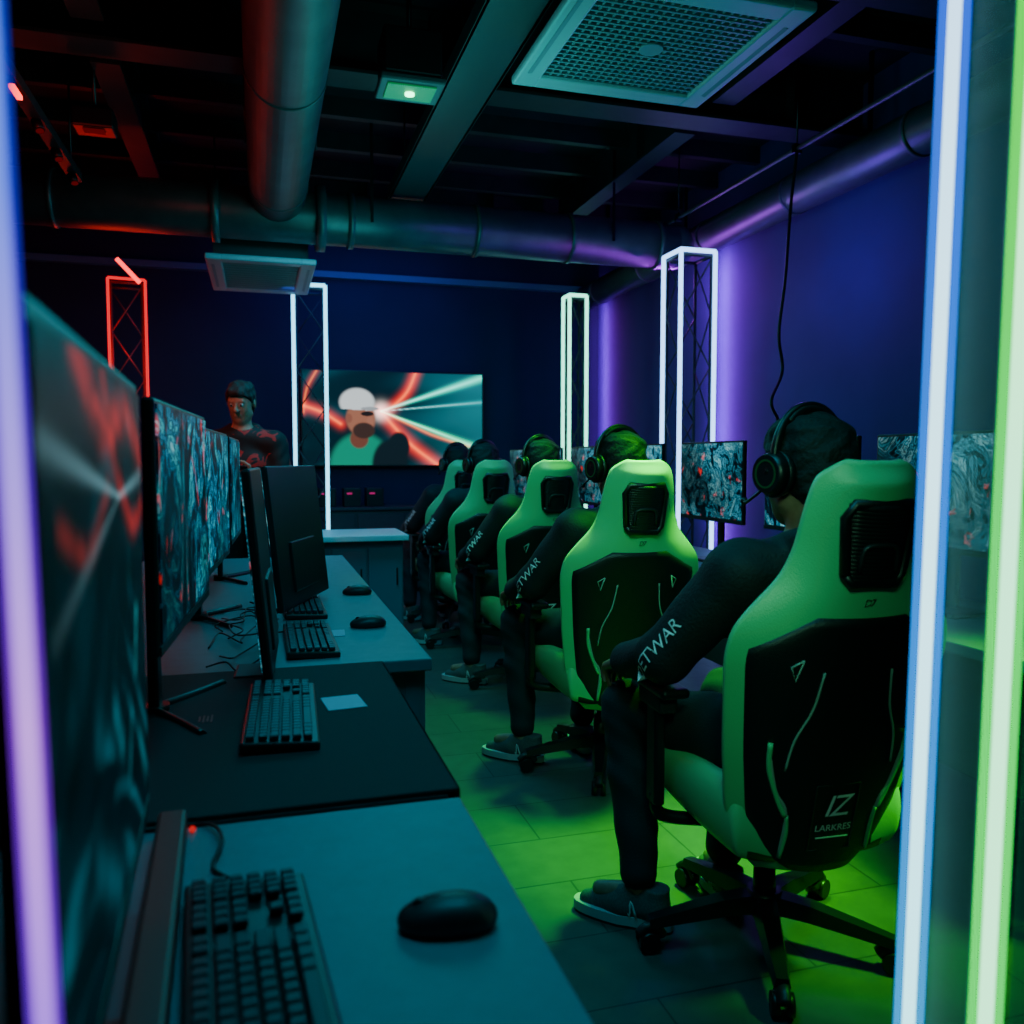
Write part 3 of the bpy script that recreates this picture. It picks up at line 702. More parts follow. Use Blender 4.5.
def near_paint(u, v):
    C = np.zeros((len(u), 3))+np.array((.001, .008, .014))
    g = swirl(u, v, 1.3); C += (np.clip(g-.55, 0, 1)**1.5*1.6)[:, None]*np.array((.0, .24, .32))*(.35+.9*sm(v, .3, .6))[:, None]
    g2 = swirl(u+.7, v+.3, 2.2); C *= (.25+1.1*g2)[:, None]
    for pts, w, col in (([(.2, -.02), (.45, .1), (.75, .06), (1.02, .16)], .040, (.8, .02, .01)), ([(.62, .2), (.8, .30), (1.02, .27)], .026, (.8, .02, .01)), ([(.45, .0), (.58, .17)], .030, (.6, .02, .01)), ([(.1, .25), (.3, .3), (.5, .2)], .02, (.35, .02, .01))):
        C += np.exp(-(curve_d(u, v, pts, 1.5)/w)**2)[:, None]*np.array(col)*.8*(.3+.9*g2)[:, None]
    for e, w, k in (((-.1, .12), .020, .8), ((1.05, .19), .018, .9), ((.05, .38), .014, .4)):
        d, t = segd(u, v, (.62, .23), e, 1.5); C += (np.exp(-(d/(w*(.3+t)))**2)*(1-.8*t)*k)[:, None]*np.array((.30, .65, .75))
    for a, b, w, c in (((.80, .62), (.84, .50), .018, (.03, .9, 1)), ((.5, .62), (.58, .72), .03, (.0, .35, .45)), ((.3, .8), (.5, .95), .04, (.0, .18, .24)), ((.85, .8), (.95, .92), .03, (.0, .25, .3)), ((.66, .82), (.72, .70), .015, (.0, .4, .5))):
        d, t = segd(u, v, a, b, 1.5); C += np.exp(-(d/w)**2)[:, None]*np.array(c)*.7*(.3+.9*g2)[:, None]
    d = np.hypot((u-.62)*1.5, (v-.50)*1.0); C = over(C, np.exp(-(d/.13)**2)*.8, (.001, .005, .008))
    return C
M['tvpaint'] = vcol_mat('wall_screen_picture', 1.5)
M['nearpaint'] = vcol_mat('game_screen_picture', .50)

tv = empty('wall_screen', (1.335, 8.70, 1.72)); top(tv, 'large wall screen showing man in white cap with light beams', 'television')
MB().box((0, .045, 0), (1.88, .06, .98), 'plastic', bev=.008).obj('housing', tv)
mko('screen', paint_grid('screen', 1.83, .94, 260, 134, tv_paint, 'tvpaint'), tv, (0, .010, 0))
MB().box((0, .085, 0), (.4, .03, .4), 'steel').obj('wall_bracket', tv)

def monitor(loc, rz, W, H, zb, scr, label, tilt=0, foot='round', group=None, paint=None, accent='plastic'):
    r = empty('monitor', loc, rz); top(r, label, 'monitor', group)
    zc = zb+H/2
    b = MB(); b.box((0, 0, 0), (W, .022, H), 'plastic', bev=.006)
    h = b.obj('housing', r); h.location = (0, 0, zc); h.rotation_euler = (tilt, 0, 0)
    if foot != 'slim': MB().box((0, .018, -.01), (W*.55, .03, H*.5), 'plastic2', bev=.012).obj('rear_cover', h)
    else: MB().box((0, .012, -H*.22), (W*.5, .012, H*.36), 'plastic', bev=.005).obj('rear_cover', h)
    MB().box((0, -.0115, -H/2+.010), (W-.004, .004, .018), 'plastic2', bev=.001).obj('bezel', h)
    if paint: s = mko('screen', paint, h, (0, -.0135, .006))
    else: s = MB().box((0, 0, 0), (W-.022, .003, H-.034), scr).obj('screen', h); s.location = (0, -.0125, .006)
    if foot == 'slim':
        MB().box((0, .022, .07), (.05, .014, .14), accent, bev=.004).obj('stand_neck', r)
        MB().box((0, -.025, .006), (.14, .09, .012), accent, bev=.005).obj('stand_foot', r)
        return r
    b = MB(); b.box((0, .062, zc*.5+.01), (.05, .022, zc), 'plastic', bev=.006); b.box((0, .045, zc-.01), (.09, .05, .09), 'plastic2', bev=.006); b.obj('stand_neck', r)
    b = MB()
    if foot == 'round': b.box((0, .03, .008), (.26, .18, .016), accent, bev=.007)
    elif foot == 'bar': b.box((0, .04, .010), (.10, .12, .018), accent, bev=.004); b.box((.12, -.028, .020), (.76, .040, .040), accent, bev=.006)
    else:
        for s in (-1, 1): b.tube([(0, .07, .012), (s*.10, .0, .010), (s*.20, -.06, .009)], .010, 8, accent, 5, .7)
        b.cyl((0, .062, .0), (0, .062, .02), .03, m=accent)
    b.obj('stand_foot', r)
    return r
SILV = ((.40, (.0, .004, .010)), (.46, (.0, .05, .09)), (.49, (.08, .55, .75)), (.51, (.0, .015, .03)), (.55, (.0, .22, .34)), (.58, (.35, .95, 1)), (.60, (.0, .03, .05)), (.64, (.0, .40, .55)), (.71, (.7, 1, 1)))
for i in range(5): M['art%d' % i] = screen_art('game_screen_art_%s' % 'abcde'[i], i+1.3, .85 if i < 3 else .9, (.5, .35, .0, .7, .0)[i], None if i < 3 else SILV, 5 if i < 3 else 6)
npm = paint_grid('screen', .60, .48, 200, 150, near_paint, 'nearpaint')
DZ = .75
monitor((-.139, .805, DZ), rad(92.3), .62, .52, .12, None, 'large monitor with teal and red game art on near desk', paint=npm, foot='bar', accent='redtint')
monitor((-.165, 1.96, DZ), rad(86.7), .72, .46, .20, 'art0', 'widescreen monitor showing dark teal fantasy art with red accents', foot='v')
monitor((-.15, 3.10, DZ), rad(86.7), .70, .46, .19, 'art1', 'widescreen monitor showing dark teal fantasy art', foot='v')
monitor((-.12, 4.10, DZ), rad(88), .66, .46, .19, 'art2', 'black monitor showing dim dark game art on far desk', foot='v')
monitor((.000, 2.26, DZ), rad(-93), .44, .50, .03, 'art3', 'thin black monitor turned away, showing its dark back', tilt=rad(5), foot='slim')
monitor((.130, 3.22, DZ), rad(-110), .56, .50, .03, 'art4', 'black monitor turned away showing rear cover, beside keyboards', tilt=rad(6), foot='slim')
g = 'monitors on the long wall-side desk'
for i, y in enumerate([2.48, 3.25, 4.10, 5.0, 5.9, 6.8, 7.6]):
    monitor((2.34, y, DZ), rad(-90), .66, .43, .22, 'art%d' % (3+i % 2), 'black monitor with swirling silver and teal game art', group=g)

# ------------------------------------------------------------ DESKS
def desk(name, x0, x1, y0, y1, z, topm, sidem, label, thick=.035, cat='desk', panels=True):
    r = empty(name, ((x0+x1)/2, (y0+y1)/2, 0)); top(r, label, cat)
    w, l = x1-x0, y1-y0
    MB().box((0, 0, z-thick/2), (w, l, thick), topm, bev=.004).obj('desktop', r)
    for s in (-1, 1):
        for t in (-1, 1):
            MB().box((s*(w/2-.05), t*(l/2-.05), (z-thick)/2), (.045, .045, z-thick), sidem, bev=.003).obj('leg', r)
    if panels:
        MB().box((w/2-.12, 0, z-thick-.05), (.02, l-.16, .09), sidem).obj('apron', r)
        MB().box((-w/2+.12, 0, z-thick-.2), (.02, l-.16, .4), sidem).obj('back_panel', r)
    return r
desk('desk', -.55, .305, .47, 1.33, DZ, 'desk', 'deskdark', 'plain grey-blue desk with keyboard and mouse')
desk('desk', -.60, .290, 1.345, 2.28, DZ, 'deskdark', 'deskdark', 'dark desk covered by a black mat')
d = desk('desk', -.62, .45, 2.30, 4.98, DZ, 'desk', 'desk', 'long grey desk carrying monitors, keyboards and mice')
MB().box((.34, -1.30, .36), (.36, .02, .71), 'desk').obj('end_panel', d)
b = MB().box((-.14, 1.812, DZ+.004), (.90, .93, .008), 'mat', bev=.003); b.box((.306, 1.812, DZ-.018), (.008, .93, .052), 'mat', bev=.003); dm = b.obj('desk_mat'); top(dm, 'large black cloth desk mat draped over the desk edge', 'desk mat')
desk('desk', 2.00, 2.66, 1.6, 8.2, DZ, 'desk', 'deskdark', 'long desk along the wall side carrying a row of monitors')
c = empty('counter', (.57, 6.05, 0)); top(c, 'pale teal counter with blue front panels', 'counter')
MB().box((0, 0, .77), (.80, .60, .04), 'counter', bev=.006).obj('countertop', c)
M['cfront'] = mat('blue_grey_panel', (.07, .16, .24), .5)
MB().box((0, .03, .375), (.74, .5, .75), 'cfront', bev=.004).obj('body', c)
for x in (-.245, 0, .245):
    dd = MB().box((x, -.228, .37), (.230, .018, .66), 'cfront', bev=.004).obj('door', c); MB().box((x+.08, -.242, .5), (.012, .012, .12), 'chrome', bev=.003).obj('handle', dd)
c = empty('console_cabinet', (1.35, 8.5, 0)); top(c, 'low black cabinet with pink indicator lights below wall screen', 'cabinet')
MB().box((0, 0, .42), (1.9, .44, .78), 'deskdark', bev=.005).obj('body', c)
MB().box((0, -.01, .83), (1.94, .48, .03), 'deskdark', bev=.004).obj('cabinet_top', c)
MB().box((0, 0, .015), (1.8, .4, .03), 'plastic').obj('plinth', c)
for x in (-.7, -.23, .24, .71):
    dd = MB().box((x, -.225, .43), (.44, .018, .7), 'deskdark', bev=.004).obj('door', c); MB().cyl((x+.15, -.235, .55), (x+.15, -.255, .55), .012, m='chrome').obj('knob', dd)
M['pinkled'] = emis('pink_led', (1, .03, .35), .5)
for i, x in enumerate((.62, .86, 1.08)):
    r = empty('audio_device', (x, 8.46, .845)); top(r, 'small black device with a pink indicator light on the cabinet', 'audio device', 'devices on cabinet')
    MB().box((0, 0, .09), (.17, .2, .18), 'plastic', bev=.008).obj('casing', r); MB().box((-.03, -.102, .13), (.05, .006, .015), 'pinkled').obj('indicator_light', r)

# ------------------------------------------------------------ KEYBOARD, MOUSE
def keyboard():
    r = empty('keyboard'); top(r, 'black keyboard with number pad lying on desk', 'keyboard', 'keyboards on the desks')
    MB().box((0, 0, .011), (.44, .145, .018), 'plastic', rot=(rad(3), 0, 0), bev=.005).obj('case', r)
    b = MB(); u = .0187
    rows = [[1]*13+[0]+[1]*3, [1]*13+[2], [1.5]+[1]*12+[1.5], [1.75]+[1]*11+[2.25], [2.25]+[1]*10+[2.75], [1.25, 1.25, 1.25, 6.25, 1.25, 1.25, 1.25, 1.25]]
    for ri, row in enumerate(rows):
        y = .052-ri*.0205-(0 if ri else -.003); z = .024+.0010*(5-ri)*.8; x = -.208
        for wk in row:
            if wk and x+wk*u < .08+.0: b.box((x+wk*u/2, y, z), (wk*u-.0032, .0160, .010), 'key', bev=.0018, seg=1)
            x += (wk or .3)*u
            if x > .075: break
        for cx in range(3):
            if ri in (3,): continue
            if ri == 4 and cx != 1: continue
            b.box((.092+cx*u+.009, y, z), (u-.0032, .0160, .010), 'key', bev=.0018, seg=1)
        for cx in range(4):
            b.box((.155+cx*u*.78+.005, y, z), (u*.78-.0028, .0160, .010), 'key', bev=.0018, seg=1)
    b.obj('key_caps', r)
    return r
kb = keyboard(); kb.location = (-.012, .885, DZ); kb.rotation_euler = (0, 0, rad(94))
for (x, y, a, z) in ((.035, 1.82, 88, .008), (.135, 2.60, 90, 0), (.145, 3.20, 90, 0), (.125, 3.92, 92, 0), (.13, 4.65, 90, 0)):
    dup(kb, (x, y, DZ+z), rad(a))
def mouse():
    r = empty('computer_mouse'); top(r, 'black computer mouse resting on the desk', 'mouse', 'mice on the desks')
    s = SDF(); s.ell((0, -.012, .012), (.033, .046, .027), None, .02); s.ell((0, .025, .010), (.030, .036, .020), None, .02)
    def post(F, X, Y, Z): return np.maximum(np.maximum(F, .002-Z), np.where((Y > .012), .0008-np.abs(X), -1).astype(np.float32)*np.ones_like(F)).astype(np.float32)
    me = s.build('mouse_shell', ['plastic2'], .0022, post); mko('shell', me, r)
    MB().cyl((-.004, .034, .026), (.004, .034, .026), .009, m='plastic', seg=16).obj('scroll_wheel', r)
    return r
ms = mouse(); ms.location = (.205, .955, DZ); ms.rotation_euler = (0, 0, rad(78))
dup(ms, (.335, 2.80, DZ), rad(85)); dup(ms, (.375, 3.50, DZ), rad(80))
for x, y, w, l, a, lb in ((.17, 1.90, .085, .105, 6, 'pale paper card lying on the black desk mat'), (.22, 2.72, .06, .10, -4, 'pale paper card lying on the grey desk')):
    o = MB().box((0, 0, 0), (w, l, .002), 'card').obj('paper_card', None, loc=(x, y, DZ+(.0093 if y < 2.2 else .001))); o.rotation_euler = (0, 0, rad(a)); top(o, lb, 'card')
for i in range(4): MB().box((-.13+i*.008, 1.86, DZ+.0088), (.004, .04+.012*(i % 2), .0008), 'redtint').obj('mat_print', dm)
def cable(pts, r, lb='loose black cable on the desk'):
    o = MB().tube(pts, r, 6, 'cable', 8).obj('cable'); top(o, lb, 'cable', 'desk cables')
z = DZ+.005
random.seed(3)
for i in range(8):
    y0 = 2.35+i*.12; pts = [(-.13+random.uniform(-.03, .03), y0, z)]
    for k in range(6): pts.append((-.10+.15*(k/6)+random.uniform(-.05, .05), y0+random.uniform(-.12, .18)+k*.03, z+random.uniform(0, .02)))
    cable(pts, .0026)
cable([(-.05, 1.14, z), (-.07, 1.18, z), (-.06, 1.24, z+.01), (-.09, 1.325, z), (-.2, 1.325, z)], .003)
M['rind'] = emis('red_indicator', (1, .03, .03), .6)
o = MB().sph((0, 0, .005), .005, 'rind', 10).obj('red_indicator', None, loc=(-.105, 1.31, DZ)); top(o, 'tiny glowing red indicator light on desk', 'indicator light')

# ------------------------------------------------------------ CHAIR
RC = rad(13); Y0, Z0, TL = -.205, .305, 1.02; KT = TL/.905
def Bp(x, off, t): return Vector((x, Y0-t*math.sin(RC)+off*math.cos(RC), Z0+t*math.cos(RC)+off*math.sin(RC)))
HT = [v*KT for v in [0, .05, .15, .3, .42, .50, .56, .61, .66, .72, .80, .86, .89, .905]]
HW = [.14, .195, .238, .265, .280, .290, .280, .235, .180, .153, .142, .128, .104, .062]
def hw(t): return float(np.interp(t, HT, HW))
def hws(t): return sum(hw(t+d) for d in (-.02, -.01, 0, .01, .02))/5 if .02 < t < TL-.015 else hw(t)
def S1(v, a, b): return float(sm(np.array(v), a, b))
def rear(a, t): return -.050*(1-.15*t)+.070*abs(a)**2.2
def front(a, t):
    bol = .060*S1(abs(a), .50, .78)*(1-S1(t, .5*KT, .68*KT))
    edge = .05*S1(abs(a), .86, 1.0)
    return .030+bol-edge+.015*S1(t, .62*KT, .72*KT)
def thickend(t): return 1-.75*S1(t, TL-.05, TL)-.5*(1-S1(t, 0, .05))
def chair():
    r = empty('gaming_chair'); top(r, 'mint green and black gaming chair with high winged back', 'chair', 'gaming chairs in a row')
    na = 24; ts = np.concatenate([np.linspace(0, .05, 4), np.linspace(.08, TL-.065, 38), np.linspace(TL-.05, TL, 7)])
    V = []; Q = []; mi = []
    for t in ts:
        w = hws(t); k = thickend(t)
        for i in range(na+1): a = -1+2*i/na; a = math.sin(a*math.pi/2*.96)/math.sin(math.pi/2*.96); V.append(Bp(a*w, rear(a, t)*k, t))
        for i in range(na+1): a = 1-2*i/na; a = math.sin(a*math.pi/2*.96)/math.sin(math.pi/2*.96); V.append(Bp(a*w*.985, max(front(a, t)*k, rear(a, t)*k+.018), t))
    n = 2*(na+1)
    for j in range(len(ts)-1):
        for i in range(n):
            q = (i+1) % n; Q.append((j*n+i, j*n+q, (j+1)*n+q, (j+1)*n+i))
            isf = i > na; aa = abs(-1+2*(i-na-1)/na) if isf else 1
            mi.append(1 if (isf and aa < .62) else 0)
    for j, rev in ((0, 1), (len(ts)-1, 0)):
        for i in range(na):
            q = [j*n+i, j*n+i+1, j*n+n-2-i, j*n+n-1-i]; Q.append(tuple(q[::-1] if rev else q)); mi.append(0)
    me = quads_mesh('backrest', V, Q, ['lime', 'black'], mi)
    bm = bmesh.new(); bm.from_mesh(me); bmesh.ops.recalc_face_normals(bm, faces=bm.faces); bm.to_mesh(me); bm.free()
    bk = mko('backrest', me, r)
    md = bk.modifiers.new('s', 'SUBSURF'); md.levels = 1; md.render_levels = 1
    T0, T1 = .03, .600*KT
    tp = np.linspace(T0, T1, 32); V = []; Q = []
    def pw(t):
        w = hws(t)-.040
        if t > .53*KT: w = min(w, .236-(t-.53*KT)*1.6)
        if t < .10: w -= (.10-t)*.6
        return w
    m2 = 20
    for lay in (0, 1):
        for t in tp:
            for i in range(m2+1):
                x = pw(t)*(-1+2*i/m2)
                a = x/hws(t); V.append(Bp(x, rear(a, t)-(.010 if lay == 0 else -.01)+(.007*abs(-1+2*i/m2)**6 if lay == 0 else 0), t))
    L_ = len(tp)*(m2+1)
    for j in range(len(tp)-1):
        for i in range(m2):
            q = [j*(m2+1)+i, j*(m2+1)+i+1, (j+1)*(m2+1)+i+1, (j+1)*(m2+1)+i]; Q.append(tuple(q)); Q.append(tuple(L_+k for k in q[::-1]))
    bd = [i for i in range(m2+1)]+[j*(m2+1)+m2 for j in range(1, len(tp))]+[(len(tp)-1)*(m2+1)+i for i in range(m2-1, -1, -1)]+[j*(m2+1) for j in range(len(tp)-2, 0, -1)]
    for k in range(len(bd)):
        a_, b_ = bd[k], bd[(k+1) % len(bd)]; Q.append((a_, b_, b_+L_, a_+L_)[::-1])
    mko('back_panel', quads_mesh('back_panel', V, Q, ['panelblk']), bk)
    def surf(x, t, o=.012): return Bp(x, rear(x/hws(t*KT), t*KT)-o, t*KT)
    b = MB(); P = [(-.070, .690), (-.082, .80), (-.068, .828), (.068, .828), (.082, .80), (.070, .690), (.054, .672), (-.054, .672), (-.070, .690)]
    b.tube([surf(p[0], p[1], .008) for p in P], .012, 8, 'plastic', 0)
    for s_ in range(19):
        t0 = .680+s_*.0078; w_ = .066+.010*s_/18; b.tube([surf(-w_, t0, .003), surf(0, t0, .004), surf(w_, t0, .003)], .0095, 8, 'black', 3)
    b.tube([surf(x, t, .013) for x, t in ((-.044, .70), (-.038, .745), (0, .752), (.038, .745), (.044, .70))], .006, 6, 'plastic2', 3)
    b.obj('headrest_insert', bk)
    for s_ in (-1, 1):
        for pts, rr_, mm in ((((.085, .490), (.098, .41), (.128, .34), (.138, .27)), .0028, 'piping'),
                             (((.175, .30), (.150, .22), (.120, .17), (.118, .06)), .0040, 'piping'),
                             (((.178, .33), (.172, .27), (.143, .20), (.123, .165)), .0065, 'lime'),
                             (((.118, .165), (.112, .12), (.116, .06)), .0050, 'lime'),
                             (((.135, .515), (.160, .500), (.148, .470), (.135, .515)), .0025, 'piping')):
            MB().tube([surf(s_*x, t) for x, t in pts], rr_, 6, mm, 5 if len(pts) < 5 and rr_ != .0025 else 1).obj('piping', bk)
    b = MB()
    b.tube([surf(x, t, .011) for x, t in ((-.056, .08), (-.056, .235), (.056, .235), (.056, .08), (-.056, .08))], .0022, 6, 'plastic2', 0)
    b.obj('badge_outline', bk)
    mko('badge_emblem', text_mesh('IZ', .080, lambda x, y: surf(x, .185+y/KT, .0135), 'badge_emblem', 'print', .25, .85), bk)
    mko('badge_text', text_mesh('LARKRES', .024, lambda x, y: surf(x, .135+y/KT, .0135), 'badge_text', 'print'), bk)
    b = MB(); b.box(tuple(surf(0, .113, .013)), (.085, .001, .0026), 'print'); b.obj('badge_line', bk)
    mko('top_emblem', text_mesh('D7', .024, lambda x, y: surf(x, .632+y/KT, .004), 'top_emblem', 'panelblk', .2, .8), bk)
    # seat
    V = []; Q = []; mi = []; na = 28; ys_ = np.linspace(-.25, .29, 22)
    for yi, y in enumerate(ys_):
        k = (y+.25)/.54; w = .272-.035*(1-k)-.05*max(0, k-.85)/.15; fr_ = max(0, k-.84)/.16; drop = .06*fr_**2
        fb = max(0, .08-k)/.08
        for i in range(na+1):
            a = -1+2*i/na; bol = .062*S1(abs(a), .52, .80)-.06*S1(abs(a), .9, 1.); V.append(Vector((a*w, y, .475+bol*(1-.3*k)-drop-.02*fb)))
        for i in range(na+1):
            a = 1-2*i/na; V.append(Vector((a*w*.92, y-.03*fr_, .335+.03*abs(a)**4+.05*k*k)))
    n = 2*(na+1)
    for j in range(len(ys_)-1):
        for i in range(n):
            q = (i+1) % n; Q.append((j*n+i, j*n+q, (j+1)*n+q, (j+1)*n+i)); aa = abs(-1+2*(i if i <= na else i-na-1)/na)
            mi.append(1 if aa < .55 or (i > na and aa < .8) else 0)
    for j, rev in ((0, 1), (len(ys_)-1, 0)):
        for i in range(na):
            q = [j*n+i, j*n+i+1, j*n+n-2-i, j*n+n-1-i]; Q.append(tuple(q[::-1] if rev else q)); mi.append(0 if abs(i-na/2) > na*.3 else 1)
    me = quads_mesh('seat', V, Q, ['lime', 'black'], mi)
    bm = bmesh.new(); bm.from_mesh(me); bmesh.ops.recalc_face_normals(bm, faces=bm.faces); bm.to_mesh(me); bm.free()
    st = mko('seat', me, r); md = st.modifiers.new('s', 'SUBSURF'); md.levels = 1; md.render_levels = 1
    for s_ in (-1, 1):
        MB().box((s_*.285, .08, .705), (.080, .26, .028), 'plastic', bev=.012, seg=3).box((s_*.290, .06, .670), (.05, .15, .05), 'plastic2', bev=.008).box((s_*.298, .05, .53), (.030, .065, .28), 'plastic', bev=.008).tube([(s_*.298, .05, .42), (s_*.28, .05, .355), (s_*.15, .03, .335)], .018, 8, 'plastic', 5).obj('armrest', r)
    MB().box((0, 0, .320), (.26, .26, .035), 'plastic', bev=.006).box((0, .01, .29), (.12, .2, .04), 'plastic2', bev=.008).obj('seat_mechanism', r)
    MB().tube([(.08, .0, .30), (.2, .0, .30), (.3, .0, .29)], .006, 8, 'plastic', 3).obj('tilt_lever', r)
    MB().cyl((0, 0, .08), (0, 0, .22), .032, .028, 20, 'plastic').cyl((0, 0, .22), (0, 0, .30), .016, .016, 16, 'chrome').obj('gas_lift', r)
    sb = MB().cyl((0, 0, .085), (0, 0, .145), .055, .045, 24, 'plastic').obj('star_base', r)
    legm = None; casm = None
    for i in range(5):
        a = 2*math.pi*i/5+.55
        if legm is None:
            b = MB(); P = [(0.03, .115, .036, .022), (.12, .110, .032, .020), (.24, .092, .026, .015), (.325, .078, .020, .012)]; rr = []
            for x, zz, w_, h_ in P: rr.append([b.bm.verts.new((x, yy, zz+z_)) for yy, z_ in ((-w_, -h_), (w_, -h_), (w_*.7, h_), (-w_*.7, h_))])
            b.mi('plastic')
            for j in range(3):
                for k in range(4): b.bm.faces.new((rr[j][k], rr[j][(k+1) % 4], rr[j+1][(k+1) % 4], rr[j+1][k]))
            b.bm.faces.new(rr[0][::-1]); b.bm.faces.new(rr[-1]); legm = b.mesh('leg')
            b = MB(); b.cyl((.315, 0, .05), (.315, 0, .085), .008, m='chrome')
            for s_ in (-1, 1): b.cyl((.325, s_*.008, .029), (.325, s_*.027, .029), .029, .027, 20, 'plastic')
            b.tube([(.29, 0, .038), (.305, 0, .058), (.33, 0, .062), (.352, 0, .045)], .014, 8, 'plastic2', 4, 1.5); casm = b.mesh('caster')
        o = mko('leg', legm, sb); o.rotation_euler = (0, 0, a); o = mko('caster', casm, sb); o.rotation_euler = (0, 0, a)
    return r
ch0 = chair()

# ------------------------------------------------------------ SEATED PERSON
HR = Rz(rad(4)) @ Rx(rad(-2)); HSZ = 1.10
JS = dict(pelvis=(0, -.085, .60), chest=(0, -.135, .90), neck=(0, -.150, 1.065), head=(.0, -.125, 1.275), headR=HR, hsz=HSZ,
          shL=(-.190, -.125, 1.025), shR=(.190, -.125, 1.025), elL=(-.300, .03, .80), elR=(.30, .03, .79),
          wrL=(-.285, .265, .735), wrR=(.20, .24, .735), hfL=(.10, 1, -.42), hfR=(-.25, 1, -.45), hnL=(0, -.35, -1), hnR=(0, -.35, -1), hsL=-1, hsR=1, curlL=.75, curlR=.6,
          hipL=(-.09, -.08, .585), hipR=(.09, -.08, .585), knL=(-.235, .335, .575), knR=(.12, .345, .575), anL=(-.275, .19, .135), anR=(.03, .22, .135),
          ftL=(-.62, .75, 0), ftR=(.25, .95, 0))
PM = build_person(JS, 'seated', 'jacket')
PR = mko('person', PM['body']); top(PR, 'person in black jacket seated in chair, hand on knee', 'person', 'seated players')
mko('hair', PM['hair'], PR); mko('jacket', PM['jacket'], PR); mko('trousers', PM['trousers'], PR)
for e in PM['eyes']: mko('eye', e, PR)
shoe_obj(PR, JS['anL'], JS['ftL']); shoe_obj(PR, JS['anR'], JS['ftR'])
bm = bmesh.new(); bm.from_mesh(PM['jacket']); bvh = BVHTree.FromBMesh(bm)
def sleeve(pa, pb, body, size, name, fr_=.6, nn=(-.85, -.35, .55)):
    pa, pb = Vector(pa), Vector(pb); ax = (pb-pa).normalized(); nn = Vector(nn); nn = (nn-ax*nn.dot(ax)).normalized(); up = nn.cross(ax)
    if up.z < 0: up = -up
    mid = pa*(1-fr_)+pb*fr_
    def f(x, y):
        o = mid+ax*x+up*y+nn*.2; hit = bvh.ray_cast(o, -nn)
        return (hit[0]+nn*.0025) if hit[0] is not None else mid+ax*x+up*y+nn*.05
    return text_mesh(body, size, f, name, 'print', .0, .95)
mko('sleeve_print', sleeve(JS['elL'], JS['shL'], 'DETWAR', .052, 'sleeve_print', .06, (-.9, -.5, .3)), PR)
bm.free()

def headset():
    r = empty('headphones'); top(r, 'black over-ear gaming headphones with green-ringed ear cups', 'headphones', 'headphones worn by players')
    b = MB(); P = []
    for i in range(17):
        a = math.pi*(i/16); P.append((.098*math.cos(a), -.012, .020+.118*math.sin(a)))
    b.tube(P, .011, 8, 'plastic', 2, 1.8); b.obj('headband', r)
    b = MB(); b.tube([(.088*math.cos(math.pi*i/12), -.012, .026+.104*math.sin(math.pi*i/12)) for i in range(3, 10)], .012, 8, 'black', 3, 1.9); b.obj('headband_pad', r)
    for s in (-1, 1):
        c = MB(); c.cyl((s*.080, -.008, -.008), (s*.100, -.008, -.008), .050, .053, 28, 'black'); c.cyl((s*.100, -.008, -.008), (s*.122, -.008, -.008), .050, .042, 28, 'plastic')
        c.tube([(s*.100, -.012, .03), (s*.112, -.012, .012), (s*.118, -.010, -.008)], .008, 8, 'plastic', 4)
        o = c.obj('ear_cup', r)
        MB().ring((s*.1225, -.008, -.008), (1, 0, 0), .030, .0022, 'green_ring').obj('light_ring', o)
    MB().tube([(-.11, .01, -.04), (-.115, .06, -.07), (-.085, .105, -.07)], .0035, 6, 'plastic', 5).sph((-.082, .108, -.069), .009, 'plastic', 10).obj('microphone', r)
    r.scale = (HSZ,)*3
    return r
hs0 = headset()

chairs = [(1.29, 1.95, -3, 5), (1.37, 3.30, -1, 7), (1.47, 4.62, 2, 9), (1.43, 5.72, 4, 8), (1.46, 6.68, 4, 10)]
for i, (x, y, a, pa) in enumerate(chairs):
    ra = rad(a); rp = rad(pa)
    if i == 0:
        c_, p_, h_ = ch0, PR, hs0; c_.location = (x, y, 0); c_.rotation_euler = (0, 0, ra); p_.location = (x, y, 0); p_.rotation_euler = (0, 0, rp)
    else:
        c_ = dup(ch0, (x, y, 0), ra); p_ = dup(PR, (x, y, 0), rp); h_ = dup(hs0, (0, 0, 0), 0)
    mw = Matrix.Translation((x, y, 0)) @ Matrix.Rotation(rp, 4, 'Z') @ Matrix.Translation(JS['head']) @ HR.to_4x4()
    h_.location = mw.to_translation(); h_.rotation_euler = mw.to_euler()

# ------------------------------------------------------------ STANDING PERSON
M['jacketred'] = mat('black_red_jacket', (.02, .01, .01), .8)
nt = M['jacketred'].node_tree; bs = nt.nodes["Principled BSDF"]; tc = nt.nodes.new("ShaderNodeTexCoord"); nn_ = nt.nodes.new("ShaderNodeTexNoise"); nn_.inputs["Scale"].default_value = 9; nn_.inputs["Distortion"].default_value = 1.5
rr_ = nt.nodes.new("ShaderNodeValToRGB"); rr_.color_ramp.elements[0].position = .58; rr_.color_ramp.elements[0].color = (.006, .006, .008, 1); rr_.color_ramp.elements[1].position = .61; rr_.color_ramp.elements[1].color = (.36, .012, .012, 1)
nt.links.new(tc.outputs["Object"], nn_.inputs["Vector"]); nt.links.new(nn_.outputs["Fac"], rr_.inputs["Fac"]); nt.links.new(rr_.outputs["Color"], bs.inputs["Base Color"])
HR2 = Rz(rad(-10)) @ Rx(rad(-20))
